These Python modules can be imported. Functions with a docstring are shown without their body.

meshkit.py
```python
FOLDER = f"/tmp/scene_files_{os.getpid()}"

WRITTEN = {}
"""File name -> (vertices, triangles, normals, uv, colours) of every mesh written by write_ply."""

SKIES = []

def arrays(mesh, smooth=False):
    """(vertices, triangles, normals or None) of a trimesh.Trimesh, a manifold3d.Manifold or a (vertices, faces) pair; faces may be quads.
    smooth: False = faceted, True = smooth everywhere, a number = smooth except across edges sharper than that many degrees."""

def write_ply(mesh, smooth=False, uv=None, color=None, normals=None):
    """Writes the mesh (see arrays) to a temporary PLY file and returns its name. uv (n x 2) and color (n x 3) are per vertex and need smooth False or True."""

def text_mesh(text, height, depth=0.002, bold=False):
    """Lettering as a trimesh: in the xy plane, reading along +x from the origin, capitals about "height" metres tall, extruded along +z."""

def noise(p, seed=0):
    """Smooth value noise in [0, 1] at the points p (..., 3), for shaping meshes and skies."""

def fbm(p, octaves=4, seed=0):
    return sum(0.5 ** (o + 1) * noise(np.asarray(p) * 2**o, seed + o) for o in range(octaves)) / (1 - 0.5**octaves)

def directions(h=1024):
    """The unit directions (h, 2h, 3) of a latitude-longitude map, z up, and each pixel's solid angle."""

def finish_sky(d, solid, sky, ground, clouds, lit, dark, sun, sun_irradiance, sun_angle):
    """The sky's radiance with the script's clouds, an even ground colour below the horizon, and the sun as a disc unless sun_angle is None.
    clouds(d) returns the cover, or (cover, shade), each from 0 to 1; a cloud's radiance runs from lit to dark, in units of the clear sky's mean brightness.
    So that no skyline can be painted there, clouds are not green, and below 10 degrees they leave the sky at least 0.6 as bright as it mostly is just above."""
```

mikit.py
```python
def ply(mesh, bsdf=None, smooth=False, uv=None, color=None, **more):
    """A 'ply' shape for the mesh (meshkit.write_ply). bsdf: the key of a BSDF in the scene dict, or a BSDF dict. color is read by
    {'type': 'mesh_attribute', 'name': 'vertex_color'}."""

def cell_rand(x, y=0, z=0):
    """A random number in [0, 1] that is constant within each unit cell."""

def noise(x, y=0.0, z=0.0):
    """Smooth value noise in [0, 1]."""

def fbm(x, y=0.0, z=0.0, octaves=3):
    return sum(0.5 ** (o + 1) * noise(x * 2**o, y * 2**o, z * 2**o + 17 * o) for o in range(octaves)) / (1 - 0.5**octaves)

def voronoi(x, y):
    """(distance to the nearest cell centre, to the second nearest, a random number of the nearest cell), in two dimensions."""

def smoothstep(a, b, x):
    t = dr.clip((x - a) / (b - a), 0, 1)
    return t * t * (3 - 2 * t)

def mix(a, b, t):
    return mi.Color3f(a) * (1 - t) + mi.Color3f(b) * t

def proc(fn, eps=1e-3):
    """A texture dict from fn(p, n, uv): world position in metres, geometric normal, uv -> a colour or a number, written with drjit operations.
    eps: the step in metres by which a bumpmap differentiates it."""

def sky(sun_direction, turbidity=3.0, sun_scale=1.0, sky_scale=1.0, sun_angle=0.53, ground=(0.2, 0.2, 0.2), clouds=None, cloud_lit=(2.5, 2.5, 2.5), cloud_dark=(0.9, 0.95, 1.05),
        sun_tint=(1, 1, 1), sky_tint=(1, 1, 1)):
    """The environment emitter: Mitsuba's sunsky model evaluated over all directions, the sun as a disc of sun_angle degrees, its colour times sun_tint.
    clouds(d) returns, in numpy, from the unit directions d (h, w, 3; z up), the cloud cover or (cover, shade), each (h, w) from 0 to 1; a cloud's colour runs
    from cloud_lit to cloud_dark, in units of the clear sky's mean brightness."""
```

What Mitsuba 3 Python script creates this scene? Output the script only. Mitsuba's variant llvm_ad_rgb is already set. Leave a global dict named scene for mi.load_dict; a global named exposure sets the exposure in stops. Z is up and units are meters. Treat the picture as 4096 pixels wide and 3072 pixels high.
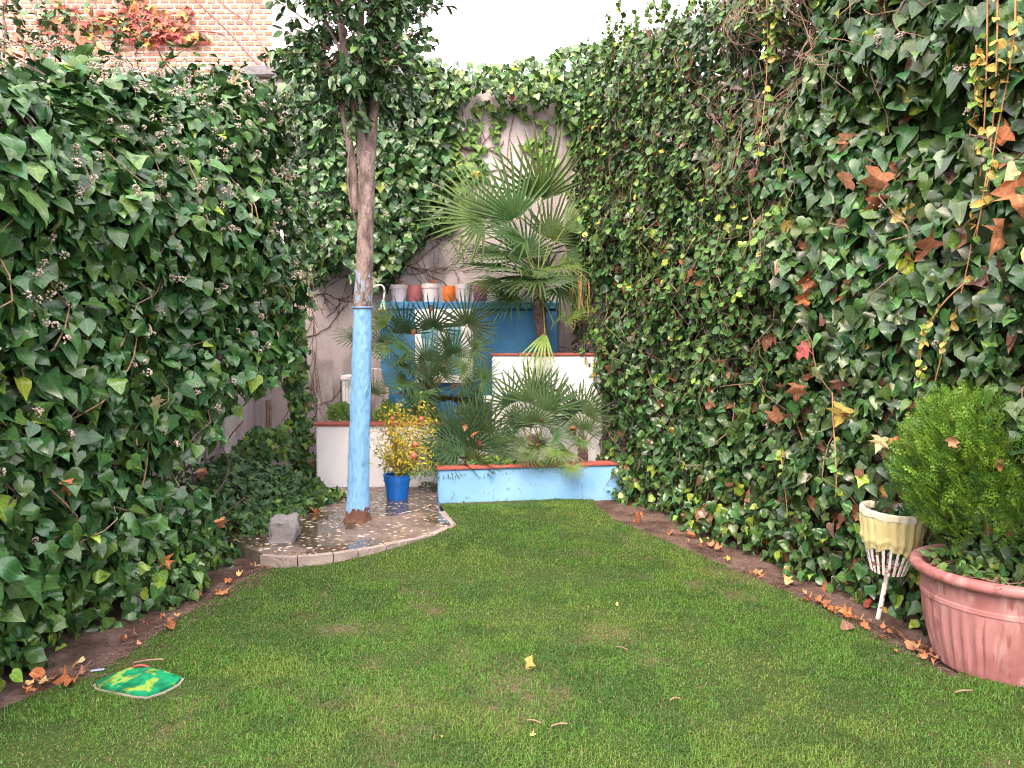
import math, numpy as np, trimesh, shapely, mitsuba as mi, drjit as dr
from shapely.geometry import Polygon, LineString
import mikit, meshkit
from mikit import noise, fbm, cell_rand, smoothstep, mix, voronoi

T = mi.ScalarTransform4f
R = np.random.default_rng(7)

# ------------------------------------------------------------------ camera, sky, exposure
FOCAL, EYE, PITCH = 769.0, 1.55, math.radians(3.05)
SUN = (-0.18, -0.66, 0.72)
exposure = 4.0
scene, labels = {}, {}
scene['camera'] = {'type': 'perspective', 'fov': 2 * math.degrees(math.atan(512 / FOCAL)), 'fov_axis': 'x',
                   'near_clip': 0.05, 'far_clip': 400.0,
                   'to_world': T().look_at(origin=[0, 0, EYE], target=[0, math.cos(PITCH), EYE - math.sin(PITCH)], up=[0, 0, 1])}
scene['daylight'] = mikit.sky(SUN, turbidity=3, sun_scale=0.3, sun_angle=40, clouds=lambda d: 1.0,
                              cloud_lit=(2.6, 2.44, 2.58), sun_tint=(1.0, 0.97, 1.0))

# ------------------------------------------------------------------ helpers
def nrm(v):
    v = np.asarray(v, float)
    return v / np.maximum(np.linalg.norm(v, axis=-1, keepdims=True), 1e-12)

def ray(px, py):
    """Direction of a photograph pixel (4096 x 3072)."""
    u, v = (px / 4 - 512) / FOCAL, (384 - py / 4) / FOCAL
    c, s = math.cos(PITCH), math.sin(PITCH)
    return np.array([u, c + v * s, -s + v * c])

def at(px, py, y):
    d = ray(px, py)
    return np.array([0, 0, EYE]) + d * (y / d[1])

def ground(px, py, z=0.0):
    d = ray(px, py)
    return np.array([0, 0, EYE]) + d * ((z - EYE) / d[2])

def project(P):
    """Photograph pixel / 4 and depth of world points."""
    P = np.asarray(P) - [0, 0, EYE]
    c, s = math.cos(PITCH), math.sin(PITCH)
    dep = P[..., 1] * c - P[..., 2] * s
    up = P[..., 1] * s + P[..., 2] * c
    dd = np.maximum(dep, 1e-3)
    return 512 + FOCAL * P[..., 0] / dd, 384 - FOCAL * up / dd, dep

counter = {}
def numbered(name):
    n = counter.get(name, 0)
    counter[name] = n + 1
    return name if n == 0 else f'{name}_{n:03d}'

def put(key, mesh, bsdf, smooth=False, uv=None):
    scene[key] = mikit.ply(mesh, 'material_' + bsdf, smooth=smooth, uv=uv)
    return key

def part(parent, name, mesh, bsdf, smooth=False, uv=None, **lab):
    key = numbered(f'{parent}__{name}')
    put(key, mesh, bsdf, smooth, uv)
    if lab:
        labels[key] = lab
    return key

def thing(name, label, cat=None, group=None, kind=None):
    key = numbered(name)
    labels[key] = {'label': label}
    if cat: labels[key]['category'] = cat
    if group: labels[key]['group'] = group
    if kind: labels[key]['kind'] = kind
    return key

def single(name, mesh, bsdf, label, cat=None, group=None, kind=None, smooth=False, uv=None):
    key = thing(name, label, cat, group, kind)
    return put(key, mesh, bsdf, smooth, uv)

def cbox(lo, hi, b=0.005):
    lo, hi = np.array(lo, float), np.array(hi, float)
    pts = []
    for c in np.ndindex(2, 2, 2):
        p = np.where(c, hi, lo)
        for k in range(3):
            q = p.copy()
            for j in range(3):
                if j != k: q[j] += b if c[j] == 0 else -b
            pts.append(q)
    return trimesh.convex.convex_hull(np.array(pts))

def oriented(mesh, origin, ang):
    m = mesh.copy()
    c, s = math.cos(ang), math.sin(ang)
    v = np.array(m.vertices)
    m.vertices = np.stack([v[:, 0] * c - v[:, 1] * s + origin[0], v[:, 0] * s + v[:, 1] * c + origin[1], v[:, 2] + (origin[2] if len(origin) > 2 else 0)], 1)
    return m

def tube(pts, rad, k=5, uvs=False):
    """(vertices, triangles) of a tapering tube through pts."""
    pts = np.asarray(pts, float)
    n = len(pts)
    rad = np.broadcast_to(np.asarray(rad, float), n)
    t = nrm(np.gradient(pts, axis=0))
    a = np.array([0, 0, 1.0]) if abs(t[0][2]) < 0.9 else np.array([1.0, 0, 0])
    u = nrm(np.cross(t[0], a))
    us = []
    for i in range(n):
        u = nrm(u - t[i] * (u @ t[i]))
        us.append(u)
    us = np.array(us)
    ws = np.cross(t, us)
    ang = np.arange(k) * 2 * np.pi / k
    V = pts[:, None] + rad[:, None, None] * (np.cos(ang)[None, :, None] * us[:, None] + np.sin(ang)[None, :, None] * ws[:, None])
    V = V.reshape(-1, 3)
    i, j = np.meshgrid(np.arange(n - 1), np.arange(k), indexing='ij')
    a0, a1 = i * k + j, i * k + (j + 1) % k
    Fc = np.concatenate([np.stack([a0, a1, a1 + k], -1).reshape(-1, 3), np.stack([a0, a1 + k, a0 + k], -1).reshape(-1, 3)])
    caps = [[0, q + 1, q] for q in range(1, k - 1)] + [[(n - 1) * k, (n - 1) * k + q, (n - 1) * k + q + 1] for q in range(1, k - 1)]
    return V, np.vstack([Fc, np.array(caps, int)])

def join(parts):
    Vs, Fs, o = [], [], 0
    for V, Fc in parts:
        Vs.append(V); Fs.append(np.asarray(Fc) + o); o += len(V)
    return np.vstack(Vs), np.vstack(Fs)

def tm(vf):
    return trimesh.Trimesh(vf[0], vf[1], process=False)

def lathe(profile, k=40, center=(0, 0, 0)):
    """Surface of revolution, profile [(r, z)...]."""
    pr = np.array(profile, float)
    ang = np.arange(k) * 2 * np.pi / k
    V = np.stack([pr[:, None, 0] * np.cos(ang), pr[:, None, 0] * np.sin(ang), np.repeat(pr[:, 1:2], k, 1)], -1).reshape(-1, 3) + np.array(center)
    i, j = np.meshgrid(np.arange(len(pr) - 1), np.arange(k), indexing='ij')
    a0, a1 = i * k + j, i * k + (j + 1) % k
    Fc = np.concatenate([np.stack([a0, a1, a1 + k], -1).reshape(-1, 3), np.stack([a0, a1 + k, a0 + k], -1).reshape(-1, 3)])
    return V, Fc

def curve(pts, n=12):
    """Smooth polyline through the points."""
    from scipy.interpolate import CubicSpline
    pts = np.asarray(pts, float)
    if len(pts) < 3:
        return pts[0] + (pts[-1] - pts[0]) * np.linspace(0, 1, n)[:, None]
    s = np.r_[0, np.cumsum(np.linalg.norm(np.diff(pts, axis=0), axis=1))]
    return CubicSpline(s, pts)(np.linspace(0, s[-1], n))

# ------------------------------------------------------------------ leaves
def leaf_shape(half):
    """Leaf of unit length from half an outline (base to tip), with a midrib; returns points (n, 2) and triangles."""
    h = np.array(half, float)
    m = len(h)
    mid = np.clip(h[:, 1], 0, 1)
    mid = np.maximum.accumulate(mid)
    P = np.vstack([np.stack([0 * mid, mid], 1), h, h * [-1, 1]])
    Fc = []
    for i in range(m - 1):
        M, M2, Rr, R2, L, L2 = i, i + 1, m + i, m + i + 1, 2 * m + i, 2 * m + i + 1
        Fc += [(M, Rr, R2), (M, R2, M2), (M, L2, L), (M, M2, L2)]
    Fc = np.array(Fc)
    a = P[Fc]
    ar = np.abs((a[:, 1, 0] - a[:, 0, 0]) * (a[:, 2, 1] - a[:, 0, 1]) - (a[:, 2, 0] - a[:, 0, 0]) * (a[:, 1, 1] - a[:, 0, 1]))
    return P, Fc[ar > 1e-5]

IVY = leaf_shape([(.0, .0), (.16, -.13), (.33, -.12), (.47, -.02), (.39, .14), (.41, .24), (.50, .42), (.36, .50), (.26, .60), (.15, .80), (.06, .92), (0, 1)])
IVY3 = leaf_shape([(.0, .0), (.22, -.10), (.42, .02), (.50, .28), (.34, .42), (.24, .62), (.11, .83), (0, 1)])
HEART = leaf_shape([(.0, .0), (.17, -.10), (.33, -.06), (.43, .09), (.44, .27), (.35, .50), (.20, .73), (.08, .89), (0, 1)])
OVAL = leaf_shape([(.03, .0), (.20, .20), (.26, .45), (.18, .75), (0, 1)])
ROUND = leaf_shape([(.03, .0), (.33, .15), (.40, .45), (.28, .80), (0, 1)])
LANCE = leaf_shape([(.02, .0), (.11, .30), (.10, .60), (0, 1)])
PLANE = leaf_shape([(.0, .0), (.20, -.10), (.58, -.02), (.36, .16), (.30, .22), (.66, .52), (.42, .52), (.24, .54), (.20, .72), (.10, .82), (0, 1)])
SHAPES = dict(ivy=IVY, ivy3=IVY3, heart=HEART, oval=OVAL, round=ROUND, lance=LANCE, plane=PLANE)

def leaves(shape, P, tip, normal, size, pal, fold=.35, droop=.25, wave=.1, rng=R, wide=1.0):
    """One set of leaves: dict(V (N, n, 3), F, UV (N, n, 2), size, P)."""
    pts, Fc = SHAPES[shape]
    N = len(P)
    if N == 0: return None
    size = np.broadcast_to(size, N)
    Y = nrm(tip); Z = nrm(normal - (normal * Y).sum(-1, keepdims=True) * Y); X = np.cross(Y, Z)
    x, y = pts[:, 0] * wide, pts[:, 1]
    fo = fold * rng.uniform(-.2, 1.2, (N, 1)); dp = droop * rng.uniform(-.3, 1.6, (N, 1)); wv = wave * rng.normal(size=(N, 1))
    tw = rng.normal(size=(N, 1)) * wave
    z = fo * np.abs(x) - dp * y ** 2 + wv * np.sin(7 * y + 3 * x) * .6 + tw * x * y * 2
    x = x * rng.uniform(.85, 1.15, (N, 1))
    yy = np.broadcast_to(y, z.shape)
    V = P[:, None] + size[:, None, None] * (x[..., None] * X[:, None] + yy[..., None] * Y[:, None] + z[..., None] * Z[:, None])
    ids = rng.integers(0, 400, N)
    UV = np.stack([ids[:, None] + .5 + .4 * np.clip(np.broadcast_to(pts[:, 0], z.shape) / .7, -1, 1),
                   np.broadcast_to(np.asarray(pal), N)[:, None] + .08 + .84 * np.clip((yy + .15) / 1.15, 0, 1)], -1)
    return dict(V=V, F=Fc, UV=UV, size=size, P=P)

def flat(sets):
    V, Fs, U, o = [], [], [], 0
    for s in sets:
        N, n = s['V'].shape[:2]
        V.append(s['V'].reshape(-1, 3)); U.append(s['UV'].reshape(-1, 2))
        Fs.append((s['F'][None] + (np.arange(N) * n)[:, None, None]).reshape(-1, 3) + o)
        o += N * n
    return (np.vstack(V), np.vstack(Fs)), np.vstack(U)

def sub(s, k):
    return dict(V=s['V'][k], F=s['F'], UV=s['UV'][k], size=s['size'][k], P=s['P'][k])

def add_leaves(parent, sets, bsdf, most=300, name='leaf', mass='foliage', front=None):
    """The leaves that show largest become parts, the rest one part."""
    sets = [s for s in sets if s is not None and len(s['P'])]
    score, where = [], []
    for a, s in enumerate(sets):
        px, py, dep = project(s['P'])
        ok = (px > 4) & (px < 1020) & (py > 4) & (py < 764) & (dep > .3)
        w = s['size'] / np.maximum(dep, .3) * ok
        if s.get('front') is not None: w = w * s['front']
        score.append(w); where += [(a, i) for i in range(len(w))]
    score = np.concatenate(score)
    order = np.argsort(-score)[:most]
    order = [o for o in order if score[o] > 0]
    chosen = [np.zeros(len(s['P']), bool) for s in sets]
    for o in order:
        a, i = where[o]
        chosen[a][i] = True
        vf, uv = flat([sub(sets[a], slice(i, i + 1))])
        part(parent, name, vf, bsdf, True, uv)
    rest = [sub(s, ~c) for s, c in zip(sets, chosen) if (~c).any()]
    if rest:
        vf, uv = flat(rest)
        part(parent, mass, vf, bsdf, True, uv, kind='stuff')

# ------------------------------------------------------------------ materials
def bsdf(name, color, rough=.6, spec=.5, twosided=True, bump=None, bscale=.01, eps=1e-3, **more):
    c = mikit.proc(color) if callable(color) else {'type': 'rgb', 'value': list(color)}
    r = mikit.proc(rough) if callable(rough) else float(rough)
    b = {'type': 'principled', 'base_color': c, 'roughness': r, 'specular': spec, **more}
    if bump is not None:
        b = {'type': 'bumpmap', 'arbitrary': mikit.proc(bump, eps), 'scale': bscale, 'nested': b}
    scene['material_' + name] = {'type': 'twosided', 'nested': b} if twosided else b

PAL = [(.031, .088, .027), (.056, .130, .033), (.20, .31, .045), (.12, .22, .05), (.46, .36, .10), (.31, .135, .068), (.17, .080, .052),
       (.30, .07, .065), (.055, .115, .028), (.105, .215, .026), (.40, .33, .03), (.055, .115, .052), (.046, .092, .036), (.42, .29, .14), (.044, .080, .031)]

def leaf_color(p, n, uv):
    k, b = dr.floor(uv.x), dr.floor(uv.y)
    lx, ly = uv.x - k - .5, uv.y - b
    c = mi.Color3f(PAL[0])
    for i in range(1, len(PAL)):
        c = dr.select(b == i, mi.Color3f(PAL[i]), c)
    r1, r2 = cell_rand(k, 3), cell_rand(k, 5)
    c = c * (.65 + .75 * r1)
    c = c * mi.Color3f(.8 + .45 * r2, 1, 1.15 - .4 * r2)
    ax = dr.abs(lx)
    vein = 1 - smoothstep(.008, .03, ax)
    w = ly * 6 - ax * 9
    side = (1 - smoothstep(.04, .14, dr.abs(w - dr.floor(w) - .5))) * .45
    c = mix(c, c * 1.6 + mi.Color3f(.012, .02, .006), dr.maximum(vein, side) * .6)
    spots = smoothstep(.66, .76, noise(p.x * 90, p.y * 90, p.z * 90))
    return c * (1 - .25 * spots)

bsdf('leaf_gloss', leaf_color, .30, .55)
bsdf('leaf_satin', leaf_color, .5, .4)
bsdf('leaf_dry', leaf_color, .75, .25)

def id_color(cols, spread=.3):
    def fn(p, n, uv):
        k = dr.floor(uv.x)
        c = mi.Color3f(cols[0])
        r = cell_rand(k, 11)
        for i in range(1, len(cols)):
            c = dr.select(r > i / len(cols), mi.Color3f(cols[i]), c)
        g = noise(p.x * 60, p.y * 60, p.z * 60)
        return c * (1 - spread + 2 * spread * cell_rand(k, 12)) * (.85 + .3 * g)
    return fn

bsdf('pebble_stone', id_color([(.28, .21, .15), (.36, .30, .25), (.21, .13, .065), (.24, .16, .09), (.44, .39, .34), (.11, .072, .052), (.15, .10, .07)], .25),
     lambda p, n, uv: .10 + .25 * smoothstep(.5, .65, noise(p.x * 2.3, p.y * 2.3, 4.0)), .5)
bsdf('brick_clay', id_color([(.50, .225, .145), (.54, .27, .18), (.47, .20, .13), (.56, .32, .22), (.50, .245, .19)], .12), .85, .2)

def mortar(p, n, uv):
    return mix((.70, .61, .56), (.62, .53, .47), fbm(p.x * 6, p.y * 6, p.z * 6))
bsdf('brick_mortar', mortar, .9, .2)

def soil(p, n, uv):
    a = fbm(p.x * 7, p.y * 7, p.z * 7, 4)
    b = noise(p.x * 70, p.y * 70, 1.0)
    c = mix((.058, .036, .029), (.118, .080, .066), smoothstep(.3, .7, a))
    return c * (.7 + .6 * b)
bsdf('earth', soil, .9, .2, bump=lambda p, n, uv: fbm(p.x * 40, p.y * 40, 0, 3), bscale=.02)

def thatch(p, n, uv):
    a = fbm(p.x * 2.2, p.y * 2.2, 3.0, 4)
    b = noise(p.x * 120, p.y * 120, 0)
    c = mix((.034, .055, .014), (.085, .068, .04), smoothstep(.58, .80, a))
    return c * (.6 + .8 * b)
bsdf('lawn_floor', thatch, .9, .2)

def blade(p, n, uv):
    k = dr.floor(uv.x)
    r, r2 = cell_rand(k, 1), cell_rand(k, 2)
    a = fbm(p.x * 1.7, p.y * 1.7, 9.0, 3)
    d = fbm(p.x * 5, p.y * 5, 5.0, 3)
    c = mix((.048, .134, .016), (.084, .192, .025), r)
    c = mix(c, mi.Color3f(.115, .185, .030), smoothstep(.45, .72, a) * .7)
    c = mix(c, mi.Color3f(.030, .084, .018), smoothstep(.48, .66, d) * .6)
    return dr.select(uv.y > 1, mix((.24, .17, .09), (.15, .125, .05), r2), c)
bsdf('grass_blade', blade, .5, .35)

def concrete(p, n, uv):
    a = fbm(p.x * 1.6, p.z * 1.2, p.y * 1.6, 4)
    b = fbm(p.x * 9, p.z * 3, p.y * 9, 4)
    g = noise(p.x * 110, p.y * 110, p.z * 110)
    c = mix((.50, .43, .43), (.62, .55, .55), smoothstep(.3, .7, a))
    c = mix(c, mi.Color3f(.30, .26, .26), smoothstep(.55, .8, b) * .6)
    moss = smoothstep(.56, .66, fbm(p.x * 2.3, p.z * 1.7, 7.0, 4))
    c = mix(c, mi.Color3f(.22, .19, .19), moss * .55 * smoothstep(.3, .55, b))
    spot = smoothstep(.86, .90, fbm(p.x * 60, p.z * 45, p.y * 60, 2))
    return mix(c, mi.Color3f(.10, .08, .08), spot * .8) * (.88 + .24 * g)
bsdf('concrete_wall', concrete, .9, .2, bump=lambda p, n, uv: fbm(p.x * 25, p.z * 25, p.y * 25, 3), bscale=.006)

def plaster(p, n, uv):
    a = fbm(p.x * 5, p.z * 5, p.y * 5, 4)
    g = smoothstep(.78, .84, noise(p.x * 60, p.z * 30, p.y * 30) * .75 + .25 * smoothstep(.6, .9, a))
    c = mix((.90, .89, .90), (.86, .85, .86), a)
    return mix(c, mi.Color3f(.38, .36, .34), g * .6)
bsdf('white_plaster', plaster, .8, .3, bump=lambda p, n, uv: fbm(p.x * 30, p.z * 30, p.y * 30, 3), bscale=.004)

def paint(c0, c1, spots=.6):
    def fn(p, n, uv):
        a = fbm(p.x * 4, p.z * 4, p.y * 4, 4)
        w = smoothstep(.2, .02, p.z - .10 * (fbm(p.x * 5, p.y * 5, 2.0)))
        g = smoothstep(.84 - .10 * w, .90 - .09 * w, noise(p.x * 45, p.z * 28, p.y * 45))
        return mix(mix(c0, c1, smoothstep(.3, .7, a)), mi.Color3f(.12, .12, .16), g * spots)
    return fn
bsdf('blue_wall_paint', paint((.045, .19, .37), (.06, .245, .44), .25), .6, .4, bump=lambda p, n, uv: fbm(p.x * 40, p.z * 40, p.y * 40, 3), bscale=.004)
bsdf('sky_blue_paint', paint((.19, .42, .72), (.235, .47, .76), .4), .6, .4, bump=lambda p, n, uv: fbm(p.x * 25, p.z * 25, p.y * 25, 3), bscale=.005)

def tile(p, n, uv):
    a = fbm(p.x * 12, p.y * 12, p.z * 12, 3)
    return mix((.27, .055, .045), (.37, .11, .085), a)
bsdf('red_tile', tile, .55, .4)

def bark(p, n, uv):
    a = fbm(p.x * 26, p.y * 26, p.z * 7, 4)
    g = noise(p.x * 130, p.y * 130, p.z * 60)
    c = mix((.12, .085, .078), (.27, .205, .19), smoothstep(.3, .68, a))
    return c * (.75 + .5 * g)
bsdf('tree_bark', bark, .9, .2)

def painted_bark(p, n, uv):
    base = bark(p, n, uv)
    a = fbm(p.x * 30, p.y * 30, p.z * 12, 4)
    b = fbm(p.x * 14, p.y * 14, p.z * 9, 3)
    top = mi.Float(dr.select(p.z < 1.825, 1.0, 0.0))
    worn = smoothstep(.50, .58, a) * dr.select((p.z >= 1.825) & (p.z < 2.08 + .25 * (b - .5) * 2), 1.0, 0.0) * .8
    low = dr.select(p.z > .14 + .22 * (b - .3), 1.0, dr.select(b > .62, 1.0, 0.0))
    crack = smoothstep(.56, .68, fbm(p.x * 60, p.y * 60, p.z * 16, 3))
    blue = mix((.185, .41, .71), (.235, .47, .76), a)
    blue = mix(blue, mi.Color3f(.07, .19, .40), crack * .4)
    c = mix(base, mi.Color3f(.25, .36, .52), worn)
    foot = mix((.10, .04, .028), (.19, .10, .07), a)
    c = dr.select(p.z < .5, foot, c)
    return mix(c, blue, top * low)
bsdf('painted_bark', painted_bark, .7, .35, bump=lambda p, n, uv: fbm(p.x * 110, p.y * 110, p.z * 26, 3), bscale=.02)

bsdf('twig', lambda p, n, uv: mix((.16, .10, .075), (.34, .22, .16), noise(p.x * 40, p.y * 40, p.z * 40)), .85, .2)
bsdf('dry_stem', lambda p, n, uv: mix((.10, .06, .06), (.20, .13, .12), noise(p.x * 40, p.y * 40, p.z * 40)), .85, .2)
bsdf('red_stem', lambda p, n, uv: mix((.40, .16, .16), (.55, .26, .24), noise(p.x * 30, p.y * 30, p.z * 30)), .7, .3)
bsdf('orange_stem', lambda p, n, uv: mix((.42, .20, .09), (.50, .28, .13), noise(p.x * 30, p.y * 30, p.z * 30)), .7, .3)
bsdf('green_stem', lambda p, n, uv: mix((.13, .17, .05), (.22, .24, .08), noise(p.x * 30, p.y * 30, p.z * 30)), .6, .3)
bsdf('flower_bud', id_color([(.42, .34, .30), (.30, .24, .18), (.50, .42, .37)], .25), .7, .3)

def terracotta(p, n, uv):
    a = fbm(p.x * 5, p.y * 5, p.z * 4, 4)
    b = fbm(p.x * 16, p.y * 16, p.z * 5, 4)
    s = fbm(p.x * 45, p.y * 45, p.z * 9, 3)
    c = mix((.29, .108, .107), (.39, .182, .178), smoothstep(.3, .7, a))
    c = mix(c, mi.Color3f(.47, .28, .265), smoothstep(.48, .70, b) * .75)
    return mix(c, mi.Color3f(.20, .065, .048), smoothstep(.62, .72, s) * .6)
bsdf('terracotta', terracotta, .6, .4)

def plain(c, v=.12):
    return lambda p, n, uv: mi.Color3f(c) * (1 - v + 2 * v * fbm(p.x * 18, p.y * 18, p.z * 18, 3))
bsdf('blue_plastic', plain((.008, .12, .45), .08), .35, .5)
bsdf('white_plastic', plain((.74, .68, .69), .1), .5, .4)
bsdf('pink_glaze', plain((.42, .125, .13)), .45, .4)
bsdf('orange_glaze', plain((.70, .17, .03)), .45, .4)
bsdf('magenta_glaze', plain((.32, .07, .20)), .45, .4)
bsdf('white_enamel', lambda p, n, uv: mix((.74, .70, .69), (.30, .13, .08), smoothstep(.62, .70, fbm(p.x * 30, p.y * 30, p.z * 30, 3))), .45, .4)
bsdf('green_copper', lambda p, n, uv: mix((.24, .42, .30), (.50, .62, .50), fbm(p.x * 60, p.y * 60, p.z * 60, 3)), .5, .5)
def oldwood(p, n, uv):
    a = fbm(p.x * 60, p.y * 60, p.z * 3, 4)
    return mix((.30, .26, .25), (.62, .55, .54), smoothstep(.25, .7, a))
bsdf('weathered_wood', oldwood, .85, .2)
bsdf('yellow_cloth', lambda p, n, uv: mix((.54, .46, .19), (.63, .56, .30), fbm(p.x * 20, p.y * 20, p.z * 12, 3)), .8, .3)
bsdf('white_tape', plain((.64, .59, .44), .06), .6, .3)
def cover_paint(p, n, uv):
    a = fbm(p.x * 16, p.y * 16, 1.0, 4)
    return mix(mix((.003, .19, .095), (.01, .25, .10), noise(p.x * 50, p.y * 50, 0)), (.20, .33, .06), smoothstep(.58, .66, a)) * (.55 + .45 * smoothstep(.3, .5, fbm(p.x * 22, p.y * 22, 7.0, 3)))
bsdf('cover_paint', cover_paint, .45, .4)
bsdf('stone_grey', lambda p, n, uv: mix((.15, .145, .15), (.27, .255, .27), fbm(p.x * 14, p.y * 14, p.z * 14, 4)) * (.8 + .4 * noise(p.x * 140, p.y * 140, p.z * 140)), .85, .2,
     bump=lambda p, n, uv: fbm(p.x * 30, p.y * 30, p.z * 30, 3), bscale=.01)
bsdf('kerb_stone', lambda p, n, uv: mix((.19, .155, .14), (.34, .29, .27), fbm(p.x * 14, p.y * 14, p.z * 14, 4)), .85, .2,
     bump=lambda p, n, uv: fbm(p.x * 30, p.y * 30, p.z * 30, 3), bscale=.01)

def wet(p):
    return smoothstep(.34, .46, fbm(p.x * 1.9, p.y * 1.9, 4.0, 3))
def slab(p, n, uv):
    a = fbm(p.x * 9, p.y * 9, 2.0, 4)
    g = noise(p.x * 120, p.y * 120, 0)
    dry = mix((.10, .072, .06), (.185, .145, .125), a)
    damp = mix((.045, .034, .025), (.08, .062, .047), a)
    return mix(dry, damp, wet(p)) * (.8 + .4 * g)
bsdf('wet_slab', slab, lambda p, n, uv: .55 - .50 * wet(p), .8)
bsdf('mosaic', lambda p, n, uv: mix((.07, .25, .36), (.30, .52, .55), cell_rand(p.x * 30, p.z * 30)), .3, .5)
bsdf('red_pipe', (.30, .07, .05), .6, .3)
bsdf('dark_metal', (.03, .03, .035), .5, .4)
bsdf('litter_blue', (.25, .29, .40), .5, .4)
bsdf('pomegranate_skin', lambda p, n, uv: mix((.55, .07, .06), (.62, .22, .13), noise(p.x * 25, p.y * 25, p.z * 25)), .4, .5)

# ------------------------------------------------------------------ ground, lawn, paving
single('ground', tm((np.array([[-90, -60, 0], [90, -60, 0], [90, 120, 0], [-90, 120, 0.0]]), np.array([[0, 1, 2], [0, 2, 3]]))), 'earth', 'bare brown soil between the ivy and the lawn', kind='structure')

def ss(a, b, x):
    t = np.clip((x - a) / (b - a), 0, 1)
    return t * t * (3 - 2 * t)
def lawn_z(x, y):
    # the turf rises a little towards the end of the garden
    x, y = np.asarray(x, float), np.asarray(y, float)
    return .012 + .068 * ss(-2.0, -1.35, x) * ss(4.9, 5.9, y) * ss(1.0, .35, x) * (1 - .8 * ss(6.75, 7.25, y)) + .02 * (meshkit.noise(np.stack([x * 1.3, y * 1.3, x * 0], -1)) - .5)

g = lambda px, py, z=0.0: ground(px, py, z)[:2]
lawn_edge = [g(-900, 3300), g(0, 2850), g(250, 2745), g(480, 2640), g(720, 2475), g(880, 2385), g(1020, 2302), g(1060, 2282),
             *[g(px, py, .085) + np.array([.012, -.035]) for px, py in [(1153, 2227), (1280, 2220), (1352, 2211), (1488, 2189), (1623, 2162), (1736, 2134), (1811, 2100)]], g(1770, 2045, .085) + np.array([.01, 0]), (-.69, 7.23), (.25, 7.42), (.80, 7.47), g(2390, 2035),
             g(2450, 2085), g(2650, 2160), g(2900, 2270), g(3200, 2400), g(3500, 2545), g(3700, 2650), g(3800, 2720), (2.15, 3.55), (2.6, 3.3), (2.9, 1.2), (-2.9, 1.2)]
lawn_poly = Polygon(lawn_edge).buffer(0)
tri_v, tri_f = trimesh.creation.triangulate_polygon(lawn_poly.segmentize(.25), engine='earcut')
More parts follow.
